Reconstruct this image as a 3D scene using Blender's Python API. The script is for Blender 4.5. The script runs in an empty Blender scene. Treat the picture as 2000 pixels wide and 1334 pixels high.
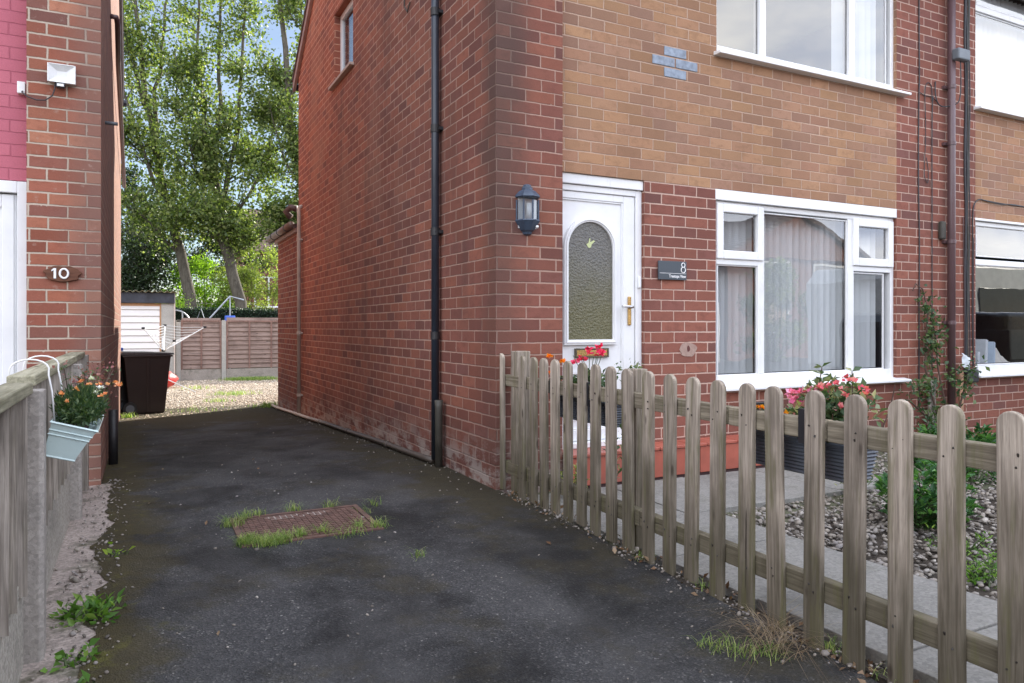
import bpy, math, random
import numpy as np
from mathutils import Vector, Matrix, Euler, noise as mnoise
R = math.radians
random.seed(7); rng = np.random.default_rng(7)
scene = bpy.context.scene
C = scene.collection

# ---------------------------------------------------------------- camera
camd = bpy.data.cameras.new('camera'); cam = bpy.data.objects.new('camera', camd); C.objects.link(cam)
cam.location = (-2.141, -4.419, 1.09); cam.rotation_euler = (R(90), 0, -R(27.1))
camd.sensor_width = 36; camd.lens = 25.794; camd.shift_y = -0.0145
camd.clip_start = 0.05; camd.clip_end = 1000
scene.camera = cam
# ---------------------------------------------------------------- light
SUN = Vector((1.0, 0.8, 0.7)).normalized()
elev = math.asin(SUN.z); rot = math.atan2(SUN.x, SUN.y)
w = bpy.data.worlds.new('World'); scene.world = w; w.use_nodes = True
nt = w.node_tree; nt.nodes.clear()
wo = nt.nodes.new('ShaderNodeOutputWorld'); bg = nt.nodes.new('ShaderNodeBackground')
sky = nt.nodes.new('ShaderNodeTexSky'); sky.sky_type = 'NISHITA'; sky.sun_disc = False
sky.sun_elevation = elev; sky.sun_rotation = rot; sky.air_density = 1.0; sky.dust_density = 0.3; sky.ozone_density = 1.6
tc = nt.nodes.new('ShaderNodeTexCoord'); mp = nt.nodes.new('ShaderNodeMapping'); mp.inputs['Scale'].default_value = (1, 1, 2.6)
cn = nt.nodes.new('ShaderNodeTexNoise'); cn.inputs['Scale'].default_value = 2.3; cn.inputs['Detail'].default_value = 7; cn.inputs['Roughness'].default_value = .55
cr = nt.nodes.new('ShaderNodeValToRGB'); cr.color_ramp.elements[0].position = .42; cr.color_ramp.elements[1].position = .66
mx = nt.nodes.new('ShaderNodeMix'); mx.data_type = 'RGBA'
L = nt.links.new
L(tc.outputs['Generated'], mp.inputs[0]); L(mp.outputs[0], cn.inputs['Vector']); L(cn.outputs[0], cr.inputs[0])
# cloud bank placed behind the camera and brightened to fill shaded fronts; clearer ahead
sx_ = nt.nodes.new('ShaderNodeSeparateXYZ'); L(tc.outputs['Generated'], sx_.inputs[0])
mr = nt.nodes.new('ShaderNodeMapRange'); mr.interpolation_type = 'SMOOTHSTEP'; mr.inputs[1].default_value = .45; mr.inputs[2].default_value = -.15; mr.inputs[3].default_value = 0.07
L(sx_.outputs[1], mr.inputs[0]); L(mr.outputs[0], mx.inputs[0])
L(sky.outputs[0], mx.inputs[6]); cr.color_ramp.elements[0].color = (.40, .47, .64, 1); cr.color_ramp.elements[1].color = (1, .985, .96, 1)
mc_ = nt.nodes.new('ShaderNodeVectorMath'); mc_.operation = 'SCALE'; mc_.inputs[3].default_value = 31.0; L(cr.outputs[0], mc_.inputs[0]); L(mc_.outputs[0], mx.inputs[7])
L(mx.outputs[2], bg.inputs[0]); L(bg.outputs[0], wo.inputs[0])
bg.inputs[1].default_value = 0.055
sd = bpy.data.lights.new('sun', 'SUN'); so = bpy.data.objects.new('sun', sd); C.objects.link(so)
sd.energy = 5.0; sd.angle = R(.6); sd.color = (1, .93, .82)
so.rotation_euler = (-SUN).to_track_quat('-Z', 'Y').to_euler()
vs = scene.view_settings; vs.view_transform = 'Standard'; vs.look = 'None'; vs.exposure = 1.3; vs.gamma = 1
scene.render.resolution_x = 1024; scene.render.resolution_y = 683
scene.cycles.max_bounces = 8; scene.cycles.transparent_max_bounces = 12

# ---------------------------------------------------------------- helpers
class MB:
    def __init__(s): s.v = []; s.f = []
    def add(s, vs, fs):
        o = len(s.v); s.v += [tuple(v) for v in vs]; s.f += [tuple(i + o for i in f) for f in fs]
    def box(s, x0, x1, y0, y1, z0, z1, M=None):
        vs = [(x, y, z) for z in (z0, z1) for x, y in ((x0, y0), (x1, y0), (x1, y1), (x0, y1))]
        if M is not None: vs = [M @ Vector(v) for v in vs]
        s.add(vs, [(3, 2, 1, 0), (4, 5, 6, 7), (0, 1, 5, 4), (1, 2, 6, 5), (2, 3, 7, 6), (3, 0, 4, 7)]); return s
    def tube(s, pts, rad, n=10, cap=True):
        pts = [Vector(p) for p in pts]
        if not hasattr(rad, '__len__'): rad = [rad] * len(pts)
        vs = []; u = None
        for i, p in enumerate(pts):
            a = pts[max(i - 1, 0)]; b = pts[min(i + 1, len(pts) - 1)]
            d = (b - a).normalized()
            if u is None:
                u = d.orthogonal().normalized()
            u = (u - d * u.dot(d))
            if u.length < 1e-5: u = d.orthogonal()
            u.normalize(); v = d.cross(u)
            for k in range(n):
                t = 2 * math.pi * k / n
                vs.append(p + (u * math.cos(t) + v * math.sin(t)) * rad[i])
        fs = [(i * n + k, i * n + (k + 1) % n, (i + 1) * n + (k + 1) % n, (i + 1) * n + k) for i in range(len(pts) - 1) for k in range(n)]
        if cap: fs += [tuple(reversed(range(n))), tuple((len(pts) - 1) * n + k for k in range(n))]
        s.add(vs, fs); return s
    def prism(s, poly, a, b, axis='y', M=None):
        # poly: 2d points; extruded between a and b along axis
        n = len(poly); vs = []
        for t in (a, b):
            for p, q in poly:
                v = {'y': (p, t, q), 'x': (t, p, q), 'z': (p, q, t)}[axis]
                vs.append(M @ Vector(v) if M is not None else v)
        s.add(vs, [tuple(range(n)), tuple(reversed(range(n, 2 * n)))] + [(i, i + n, (i + 1) % n + n, (i + 1) % n) for i in range(n)]); return s
    def lathe(s, prof, c, n=16, ax='z', a0=0, a1=2 * math.pi):
        vs = []; m = len(prof)
        full = abs(a1 - a0 - 2 * math.pi) < 1e-4; nn = n if full else n + 1
        for k in range(nn):
            t = a0 + (a1 - a0) * k / n
            for r, h in prof:
                o = {'z': (r * math.cos(t), r * math.sin(t), h), 'y': (r * math.cos(t), h, r * math.sin(t)), 'x': (h, r * math.cos(t), r * math.sin(t))}[ax]
                vs.append((c[0] + o[0], c[1] + o[1], c[2] + o[2]))
        fs = []
        for k in range(n):
            k2 = (k + 1) % nn
            for i in range(m - 1): fs.append((k * m + i, k2 * m + i, k2 * m + i + 1, k * m + i + 1))
        s.add(vs, fs); return s
    def build(s, name, m, parent=None, bevel=0, smooth=False, seg=2):
        me = bpy.data.meshes.new(name); me.from_pydata(s.v, [], s.f)
        import bmesh
        bm = bmesh.new(); bm.from_mesh(me); bmesh.ops.recalc_face_normals(bm, faces=bm.faces); bm.to_mesh(me); bm.free()
        me.materials.append(m)
        if smooth: me.polygons.foreach_set('use_smooth', [True] * len(me.polygons))
        o = bpy.data.objects.new(name, me); C.objects.link(o)
        if bevel:
            b = o.modifiers.new('b', 'BEVEL'); b.width = bevel; b.segments = seg; b.limit_method = 'ANGLE'; b.angle_limit = R(40)
            b.harden_normals = False
        if parent: par(o, parent)
        return o
def par(o, p):
    o.parent = p; o.matrix_parent_inverse = wm(p).inverted()
def wm(p):
    m = p.matrix_basis
    return wm(p.parent) @ p.matrix_parent_inverse @ m if p.parent else m
def tag(o, label=None, cat=None, group=None, kind=None):
    if label: o['label'] = label
    if cat: o['category'] = cat
    if group: o['group'] = group
    if kind: o['kind'] = kind
    return o
def thing(name, label, cat, loc=(0, 0, 0), group=None):
    o = bpy.data.objects.new(name, None); C.objects.link(o); o.location = loc
    o.empty_display_size = .1
    return tag(o, label, cat, group)
def copy_tree(o, loc=None, rz=None, label=None, parent=None):
    c = o.copy(); C.objects.link(c)
    if parent: c.parent = parent
    if loc is not None: c.location = loc
    if rz is not None: c.rotation_euler.z = rz
    if label: c['label'] = label
    for ch in list(o.children): copy_tree(ch, parent=c)
    return c
def npmesh(name, V, F, m, parent=None, attr=None, smooth=False):
    """V (n,3), F (m,k) arrays; attr per face float 'rnd'"""
    me = bpy.data.meshes.new(name); k = F.shape[1]
    me.vertices.add(len(V)); me.vertices.foreach_set('co', V.astype(np.float32).ravel())
    me.loops.add(F.size); me.loops.foreach_set('vertex_index', F.astype(np.int32).ravel())
    me.polygons.add(len(F)); me.polygons.foreach_set('loop_start', np.arange(0, F.size, k, dtype=np.int32))
    me.polygons.foreach_set('loop_total', np.full(len(F), k, dtype=np.int32))
    if smooth: me.polygons.foreach_set('use_smooth', np.ones(len(F), dtype=bool))
    me.update(calc_edges=True)
    if attr is not None:
        a = me.attributes.new('rnd', 'FLOAT', 'FACE'); a.data.foreach_set('value', attr.astype(np.float32))
    me.materials.append(m)
    o = bpy.data.objects.new(name, me); C.objects.link(o)
    if parent: par(o, parent)
    return o
def leaves(name, P, size, m, parent=None, up=.35, aspect=.62, D=None, szvar=.35):
    """folded leaf cards at points P. D optional leaf direction (n,3)"""
    n = len(P); P = np.asarray(P, float)
    d = rng.normal(size=(n, 3)) if D is None else np.asarray(D, float) + rng.normal(size=(n, 3)) * .25
    d /= np.linalg.norm(d, axis=1)[:, None]
    nn = rng.normal(size=(n, 3)); nn[:, 2] = np.abs(nn[:, 2]) + up * 2
    s = np.cross(d, nn); s /= np.linalg.norm(s, axis=1)[:, None] + 1e-9
    q = np.cross(s, d)
    sz = (size if np.ndim(size) else np.full(n, size)) * (1 + szvar * rng.uniform(-1, 1, n)); sz = sz[:, None]
    b = P; t = P + d * sz; mid = P + d * sz * .45
    l = mid + s * sz * aspect * .5 + q * sz * .12; r_ = mid - s * sz * aspect * .5 + q * sz * .12
    V = np.stack([b, l, t, r_], 1).reshape(-1, 3)
    i = np.arange(n)[:, None] * 4
    F = np.stack([i + [0, 1, 2], i + [0, 2, 3]], 1).reshape(-1, 3)
    a = np.repeat(rng.random(n), 2)
    return npmesh(name, V, F, m, parent, a)
def blades(name, P, h, wd, m, parent=None, lean=.5, D=None):
    n = len(P); P = np.asarray(P, float)
    a = rng.uniform(0, 2 * np.pi, n); dr = np.stack([np.cos(a), np.sin(a), np.zeros(n)], 1)
    if D is not None: dr = dr * .5 + D; dr /= np.linalg.norm(dr, axis=1)[:, None]
    sd_ = np.stack([-dr[:, 1], dr[:, 0], np.zeros(n)], 1) * wd
    hh = (h * rng.uniform(.4, 1.1, n))[:, None]; le = (lean * rng.uniform(.3, 1.3, n))[:, None]
    up = np.array([[0, 0, 1.]])
    m1 = P + up * hh * .55 + dr * hh * le * .3; m2 = P + up * hh * .88 + dr * hh * le * .75; t = P + up * hh * (1 - .25 * le) + dr * hh * le * 1.4
    V = np.stack([P - sd_, P + sd_, m1 + sd_ * .8, m1 - sd_ * .8, m2 + sd_ * .5, m2 - sd_ * .5, t, t + sd_ * .05], 1).reshape(-1, 3)
    i = np.arange(n)[:, None] * 8
    F = np.stack([i + [0, 1, 2, 3], i + [3, 2, 4, 5], i + [5, 4, 7, 6]], 1).reshape(-1, 4)
    return npmesh(name, V, F, m, parent, np.repeat(rng.random(n), 3))
PHI = (1 + 5 ** .5) / 2
ICOV = np.array([(-1, PHI, 0), (1, PHI, 0), (-1, -PHI, 0), (1, -PHI, 0), (0, -1, PHI), (0, 1, PHI), (0, -1, -PHI), (0, 1, -PHI), (PHI, 0, -1), (PHI, 0, 1), (-PHI, 0, -1), (-PHI, 0, 1)]) / 1.9
ICOF = np.array([(0, 11, 5), (0, 5, 1), (0, 1, 7), (0, 7, 10), (0, 10, 11), (1, 5, 9), (5, 11, 4), (11, 10, 2), (10, 7, 6), (7, 1, 8), (3, 9, 4), (3, 4, 2), (3, 2, 6), (3, 6, 8), (3, 8, 9), (4, 9, 5), (2, 4, 11), (6, 2, 10), (8, 6, 7), (9, 8, 1)])
def stones(name, P, size, m, parent=None, flat=.6, smooth=True):
    n = len(P)
    sc = (size if np.ndim(size) else np.full(n, size))[:, None] * rng.uniform(.6, 1.25, (n, 3)); sc[:, 2] *= flat
    a = rng.uniform(0, 6.28, n); V = ICOV[None] * (1 + rng.uniform(-.18, .18, (n, 12, 1))) * sc[:, None] * .5
    tx = rng.uniform(-.5, .5, n)
    c, s_ = np.cos(a)[:, None], np.sin(a)[:, None]
    x = V[..., 0] * c - V[..., 1] * s_; y = V[..., 0] * s_ + V[..., 1] * c; z = V[..., 2]
    z2 = z + x * tx[:, None]
    V = np.stack([x, y, z2], 2) + np.asarray(P)[:, None]
    F = ICOF[None] + (np.arange(n) * 12)[:, None, None]
    return npmesh(name, V.reshape(-1, 3), F.reshape(-1, 3), m, parent, np.repeat(rng.random(n), 20), smooth)

# ---------------------------------------------------------------- node DSL
class N:
    def __init__(s, name, rough=.6):
        s.m = bpy.data.materials.new(name); s.m.use_nodes = True; s.t = s.m.node_tree
        s.b = s.t.nodes['Principled BSDF']; s.b.inputs['Roughness'].default_value = rough; s.out = s.t.nodes['Material Output']
    def n(s, ty, **k):
        nd = s.t.nodes.new('ShaderNode' + ty)
        for a, b in k.items(): setattr(nd, a, b)
        return nd
    def lk(s, a, b):
        if hasattr(a, 'links'): s.t.links.new(a, b)
        elif hasattr(a, '__len__') and len(a) == 3 and b.type == 'RGBA': b.default_value = (*a, 1)
        else: b.default_value = a
    def ma(s, op, a, b=0, c=0, clamp=False):
        nd = s.n('Math', operation=op, use_clamp=clamp)
        s.lk(a, nd.inputs[0]); s.lk(b, nd.inputs[1])
        if op in ('MULTIPLY_ADD', 'COMPARE', 'SMOOTH_MIN'): s.lk(c, nd.inputs[2])
        return nd.outputs[0]
    def pos(s, obj=False):
        if obj: return s.n('TexCoord').outputs['Object']
        return s.n('NewGeometry').outputs['Position']
    def xyz(s, v):
        nd = s.n('SeparateXYZ'); s.lk(v, nd.inputs[0]); return nd.outputs
    def comb(s, x, y, z):
        nd = s.n('CombineXYZ'); s.lk(x, nd.inputs[0]); s.lk(y, nd.inputs[1]); s.lk(z, nd.inputs[2]); return nd.outputs[0]
    def vm(s, op, a, b):
        nd = s.n('VectorMath', operation=op); s.lk(a, nd.inputs[0]); s.lk(b, nd.inputs[1]); return nd.outputs[0]
    def noise(s, v, scale, det=4, rough=.55, dist=0):
        nd = s.n('TexNoise'); s.lk(v, nd.inputs['Vector']); nd.inputs['Scale'].default_value = scale; nd.inputs['Detail'].default_value = det
        nd.inputs['Roughness'].default_value = rough; nd.inputs['Distortion'].default_value = dist; return nd.outputs[0]
    def vor(s, v, scale, feature='F1', out='Distance'):
        nd = s.n('TexVoronoi', feature=feature); s.lk(v, nd.inputs['Vector']); nd.inputs['Scale'].default_value = scale; return nd.outputs[out]
    def ramp(s, f, stops, const=False):
        nd = s.n('ValToRGB'); s.lk(f, nd.inputs[0]); e = nd.color_ramp.elements
        if const: nd.color_ramp.interpolation = 'CONSTANT'
        while len(e) < len(stops): e.new(.5)
        for i, (p, c) in enumerate(stops):
            e[i].position = p; e[i].color = (*c, 1) if hasattr(c, '__len__') else (c, c, c, 1)
        return nd.outputs[0]
    def mix(s, f, a, b, mode='MIX'):
        nd = s.n('Mix', data_type='RGBA', blend_type=mode); s.lk(f, nd.inputs[0])
        for v, i in ((a, 6), (b, 7)):
            if hasattr(v, 'links'): s.lk(v, nd.inputs[i])
            else: nd.inputs[i].default_value = (*v, 1)
        return nd.outputs[2]
    def sstep(s, v, a, b):
        nd = s.n('MapRange', interpolation_type='SMOOTHSTEP'); s.lk(v, nd.inputs[0]); nd.inputs[1].default_value = a; nd.inputs[2].default_value = b; return nd.outputs[0]
    def bump(s, h, dist=.005, st=1):
        nd = s.n('Bump'); s.lk(h, nd.inputs['Height']); nd.inputs['Distance'].default_value = dist; nd.inputs['Strength'].default_value = st
        s.t.links.new(nd.outputs[0], s.b.inputs['Normal']); return nd
    def col(s, c): s.lk(c, s.b.inputs['Base Color'])
    def rough(s, c): s.lk(c, s.b.inputs['Roughness'])

def plain(name, c, rough=.5, var=.12, scale=8, bump=.0008, bscale=60, metal=0, obj=False, dirt=None):
    n = N(name, rough); p = n.pos(obj); f = n.noise(p, scale, 5)
    c1 = tuple(x * (1 - var) for x in c); c2 = tuple(min(1, x * (1 + var)) for x in c)
    cc = n.ramp(f, [(.3, c1), (.7, c2)])
    if dirt:
        g = n.sstep(n.noise(p, scale * .6, 6, .65), .52, .75); cc = n.mix(n.ma('MULTIPLY', g, .7), cc, dirt)
    n.col(cc); n.b.inputs['Metallic'].default_value = metal
    if bump: n.bump(n.noise(p, bscale, 3), bump)
    n.rough(n.ma('MULTIPLY_ADD', n.noise(p, scale * 3, 3), .25, rough - .12))
    return n.m

BL, BC = .2286, .0825
def brick(name, cols, mortar, z0=-.0105, xoff=0.0, mw=.0095, painted=False, soot=None, base=None, depth=.005, warm=None, swap=True, back=False, corner10=False):
    n = N(name, .85); geo = n.n('NewGeometry'); P = geo.outputs['Position']; nx = n.xyz(geo.outputs['True Normal'])[0]
    px, py, pz = n.xyz(P)
    side = n.ma('GREATER_THAN', n.ma('ABSOLUTE', nx), .5)
    wv = n.n('TexNoise'); n.lk(P, wv.inputs['Vector']); wv.inputs['Scale'].default_value = 9; wv.inputs['Detail'].default_value = 4; wv.inputs['Roughness'].default_value = .7
    wr, wg, wb = n.xyz(wv.outputs['Color'])
    z = n.ma('ADD', n.ma('SUBTRACT', pz, z0), n.ma('MULTIPLY', n.ma('SUBTRACT', wr, .5), .010))
    zr = n.ma('DIVIDE', z, BC); k = n.ma('FLOOR', zr); kf = n.ma('SUBTRACT', zr, k)
    par_ = n.ma('MODULO', n.ma('ADD', k, 100), 2)                       # 0 even, 1 odd
    sw = n.ma('ABSOLUTE', n.ma('SUBTRACT', par_, side)) if swap else par_
    h = n.ma('ADD', n.ma('MULTIPLY', px, n.ma('SUBTRACT', 1, side)), n.ma('MULTIPLY', py, side))
    h = n.ma('ADD', h, xoff); h = n.ma('ADD', h, n.ma('MULTIPLY', n.ma('SUBTRACT', wg, .5), .009))
    # each course is laid a little out of step
    cw = n.n('TexWhiteNoise', noise_dimensions='1D'); n.lk(k, cw.inputs['W'])
    jit = n.ma('MULTIPLY', n.ma('SUBTRACT', cw.outputs[0], .5), .016)
    u = n.ma('ADD', n.ma('DIVIDE', n.ma('ADD', h, jit), BL), n.ma('MULTIPLY', sw, .5)); c = n.ma('FLOOR', u); uf = n.ma('SUBTRACT', u, c)
    du = n.ma('MULTIPLY', n.ma('MINIMUM', uf, n.ma('SUBTRACT', 1, uf)), BL); dz = n.ma('MULTIPLY', n.ma('MINIMUM', kf, n.ma('SUBTRACT', 1, kf)), BC)
    d = n.ma('MINIMUM', du, dz)
    fine = n.noise(P, 60, 4, .65)
    d = n.ma('ADD', d, n.ma('MULTIPLY', n.ma('SUBTRACT', fine, .5), .004))
    d = n.ma('SUBTRACT', d, n.ma('MULTIPLY', n.ma('SUBTRACT', n.noise(P, 1.7, 5, .65), .5), .009 if not painted else .001))
    chip = n.sstep(n.noise(P, 34, 3, .5), .66, .74); d = n.ma('SUBTRACT', d, n.ma('MULTIPLY', chip, 0 if painted else .006))
    msk = n.sstep(d, mw * .5 - .0014, mw * .5 + .002)                    # 1 = brick
    wn = n.n('TexWhiteNoise', noise_dimensions='2D'); n.lk(n.comb(c, k, 0), wn.inputs['Vector']); r1 = wn.outputs[0]
    wn2 = n.n('TexWhiteNoise', noise_dimensions='3D'); n.lk(n.comb(c, k, 7.3), wn2.inputs['Vector']); r2 = wn2.outputs[0]
    st = [((i + .0) / len(cols), cc) for i, cc in enumerate(cols)]
    bc = n.ramp(r1, st, const=False)
    # kiln marks inside a brick
    km = n.noise(n.vm('MULTIPLY', P, (9, 9, 14)), 1.6, 4, .6)
    bc = n.mix(n.ma('MULTIPLY', n.sstep(km, .45, .7), n.ma('MULTIPLY', r2, .05 if painted else .5)), bc, tuple(x * .62 for x in cols[0]))
    g = n.ma('MULTIPLY_ADD', n.noise(P, 130, 3, .7), .5, .75)
    bc = n.mix(1, bc, n.comb(g, g, g), 'MULTIPLY')
    v = n.ma('MULTIPLY_ADD', r2, .3 if not painted else .04, .85 if not painted else .97); bc = n.mix(1, bc, n.comb(v, v, v), 'MULTIPLY')
    mc = n.mix(n.noise(P, 5, 5, .6), tuple(x * .78 for x in mortar), tuple(min(1, x * 1.12) for x in mortar))
    col = n.mix(msk, mc, bc)
    big = n.noise(n.vm('MULTIPLY', P, (1, 1, .45)), 1.1, 5, .6)
    dk = n.ma('MULTIPLY_ADD', big, .55, .72); col = n.mix(1, col, n.comb(dk, dk, dk), 'MULTIPLY')
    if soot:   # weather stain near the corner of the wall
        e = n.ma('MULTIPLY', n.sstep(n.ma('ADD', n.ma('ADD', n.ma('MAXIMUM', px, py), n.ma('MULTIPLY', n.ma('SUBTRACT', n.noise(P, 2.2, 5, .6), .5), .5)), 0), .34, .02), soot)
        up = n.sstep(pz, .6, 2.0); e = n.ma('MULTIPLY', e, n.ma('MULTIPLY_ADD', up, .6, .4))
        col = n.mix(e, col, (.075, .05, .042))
    if base:   # salt bloom low on the wall, and darker brick towards its foot
        nb = n.noise(n.vm('MULTIPLY', P, (3, 3, 6)), 1.5, 6, .7)
        gz = n.ma('ADD', pz, n.ma('MULTIPLY', py, .03))
        e = n.ma('MULTIPLY', n.sstep(gz, base, 0.0), n.sstep(nb, .43, .58)); col = n.mix(n.ma('MULTIPLY', e, .85), col, (.42, .37, .33))
        e2 = n.ma('MULTIPLY', n.sstep(gz, .75, .1), n.ma('MULTIPLY', n.noise(P, 1.6, 4), .6)); col = n.mix(e2, col, (.055, .03, .03))
    if warm:   # pale scrubbed bricks higher up
        e = n.ma('MULTIPLY', n.sstep(n.noise(n.vm('MULTIPLY', P, (1, 1, .8)), .8, 4), .5, .68), n.sstep(pz, 1.6, 2.6))
        col = n.mix(n.ma('MULTIPLY', e, .5), col, warm)
    if back:   # warm bounced light on the rear gable, painted into the brick colour
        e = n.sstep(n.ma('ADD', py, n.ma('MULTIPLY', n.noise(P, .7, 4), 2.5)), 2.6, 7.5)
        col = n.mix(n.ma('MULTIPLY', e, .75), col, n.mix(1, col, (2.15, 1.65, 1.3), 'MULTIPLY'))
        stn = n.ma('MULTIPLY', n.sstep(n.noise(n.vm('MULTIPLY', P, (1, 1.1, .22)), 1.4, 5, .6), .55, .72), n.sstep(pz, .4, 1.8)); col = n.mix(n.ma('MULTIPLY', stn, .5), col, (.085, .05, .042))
    if corner10:
        e = n.sstep(n.ma('ADD', px, n.ma('MULTIPLY', n.noise(P, 2, 5, .6), .3)), -2.5, -2.25); col = n.mix(n.ma('MULTIPLY', e, .6), col, (.185, .115, .095))
        e = n.sstep(n.noise(P, 13, 5, .7), .58, .70); col = n.mix(n.ma('MULTIPLY', e, .35), col, (.42, .32, .26))
    n.col(col); n.b.inputs['Specular IOR Level'].default_value = .25
    hh = n.ma('ADD', n.ma('MULTIPLY', msk, 1), n.ma('MULTIPLY', fine, .22)); n.bump(hh, depth, .9)
    return n.m

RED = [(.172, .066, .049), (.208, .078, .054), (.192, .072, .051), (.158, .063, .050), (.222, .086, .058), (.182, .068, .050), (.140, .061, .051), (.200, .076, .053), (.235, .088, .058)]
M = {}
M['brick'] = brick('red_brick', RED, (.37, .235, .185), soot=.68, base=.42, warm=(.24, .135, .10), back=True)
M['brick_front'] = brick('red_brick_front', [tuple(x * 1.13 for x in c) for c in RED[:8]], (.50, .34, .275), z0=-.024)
TAN = [(.31, .172, .098), (.345, .195, .108), (.30, .165, .10), (.315, .18, .118), (.36, .205, .112), (.31, .165, .108), (.275, .16, .112), (.335, .185, .108)]
M['tan'] = brick('tan_brick', TAN, (.475, .325, .24), z0=-.024, xoff=-.03, swap=False, mw=.008)
ORG = [(.28, .095, .058), (.235, .078, .05), (.20, .072, .054), (.32, .115, .068), (.25, .088, .06), (.18, .08, .064), (.29, .105, .066), (.36, .155, .095)]
M['brick10'] = brick('orange_brick', ORG, (.46, .375, .30), z0=.02, xoff=.05, mw=.011, swap=False, corner10=True)
M['pink'] = brick('painted_brick', [(.46, .135, .175), (.45, .13, .17), (.47, .14, .18)], (.41, .11, .15), painted=True, z0=.02, xoff=.05, mw=.007, depth=.004, swap=False)
M['brick_far'] = brick('far_brick', RED, (.4, .28, .22))
# white plastic
n = N('white_plastic', .32); p = n.pos()
n.col(n.mix(n.sstep(n.noise(p, 4, 6, .6), .35, .8), (.80, .81, .83), (.72, .73, .75))); n.col(n.mix(n.ma('MULTIPLY', n.sstep(n.noise(n.vm('MULTIPLY', p, (6, 6, 2)), 3, 6, .7), .56, .8), .5), n.mix(n.sstep(n.noise(p, 4, 6, .6), .35, .8), (.78, .785, .79), (.70, .705, .71)), (.50, .48, .44))); n.bump(n.noise(p, 25, 2), .0004); M['pvc'] = n.m
M['white_paint'] = plain('white_paint', (.75, .75, .74), .5)
M['rubber'] = plain('black_rubber', (.015, .015, .017), .5)
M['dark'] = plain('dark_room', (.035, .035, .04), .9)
M['blackpipe'] = plain('black_pipe', (.022, .028, .04), .35, scale=3, var=.3)
M['greypipe'] = plain('weathered_pipe', (.055, .05, .04), .6, var=.3)
M['whitepipe'] = plain('cream_pipe', (.50, .40, .32), .5, var=.1, dirt=(.25, .18, .13))
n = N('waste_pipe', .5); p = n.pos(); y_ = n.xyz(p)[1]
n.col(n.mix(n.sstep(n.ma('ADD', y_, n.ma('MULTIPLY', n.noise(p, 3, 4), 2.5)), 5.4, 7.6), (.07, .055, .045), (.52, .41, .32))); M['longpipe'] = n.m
M['brownpipe'] = plain('brown_pipe', (.105, .062, .066), .35, var=.1, scale=3)
M['cable'] = plain('cable', (.03, .03, .035), .5)
M['cabler'] = plain('cable_brown', (.07, .035, .035), .5)
M['greybox'] = plain('grey_box', (.13, .15, .17), .5)
M['lead'] = plain('grey_painted_brick', (.22, .26, .32), .6, var=.3, scale=25, bump=.001)
# glass
def glass(name, tint=(1, 1, 1), k=1.6, add=.05, rough=.0, bump=None, body=None):
    n = N(name); t = n.t; t.nodes.remove(n.b)
    tr = n.n('BsdfTransparent'); tr.inputs[0].default_value = (*tint, 1)
    gl = n.n('BsdfGlossy'); gl.inputs['Roughness'].default_value = rough
    lw = n.n('LayerWeight'); lw.inputs[0].default_value = .5; fr_ = n.ma('POWER', lw.outputs['Facing'], 2.5)
    mxs = n.n('MixShader'); f = n.ma('MINIMUM', n.ma('MULTIPLY_ADD', fr_, k, add), .95)
    bmp = n.n('Bump'); bmp.inputs['Distance'].default_value = bump or .0015
    n.lk(n.noise(n.pos(), 2.2 if not bump else 60, 1 if not bump else 3), bmp.inputs['Height'])
    t.links.new(bmp.outputs[0], gl.inputs['Normal'])
    n.lk(f, mxs.inputs[0]); t.links.new(gl.outputs[0], mxs.inputs[2])
    if body:
        df = n.n('BsdfDiffuse'); g2 = n.ramp(n.noise(n.pos(), 75, 4, .7), [(.35, tuple(x * .55 for x in body)), (.65, tuple(x * 1.5 for x in body))])
        zz = n.xyz(n.pos())[2]
        # amber backing low behind the obscure glass, grey higher up
        cc = n.mix(n.sstep(n.ma('ADD', zz, n.ma('MULTIPLY', n.noise(n.pos(), 5), .4)), 1.3, 1.95), (.125, .115, .03), (.15, .15, .155))
        mm = n.mix(.5, cc, g2); n.lk(mm, df.inputs[0]); t.links.new(bmp.outputs[0], df.inputs['Normal'])
        t.links.new(df.outputs[0], mxs.inputs[1])
    else: t.links.new(tr.outputs[0], mxs.inputs[1])
    t.links.new(mxs.outputs[0], n.out.inputs[0]); return n.m
M['glass'] = glass('window_glass', k=.8, add=.15)
M['glass_up'] = glass('window_glass_upper', k=.5, add=.19)
M['obscure'] = glass('hammered_glass', k=.5, add=.05, rough=.12, bump=.012, body=(.12, .11, .08))
M['lampglass'] = glass('lamp_glass', (.8, .85, .88), k=.6, add=.1)
# blinds
n = N('blind_fabric', .8); n.col((.62, .66, .68)); n.bump(n.noise(n.pos(), 400, 2), .0003)
n.b.inputs['Emission Strength'].default_value = 0; M['blind'] = n.m
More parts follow.
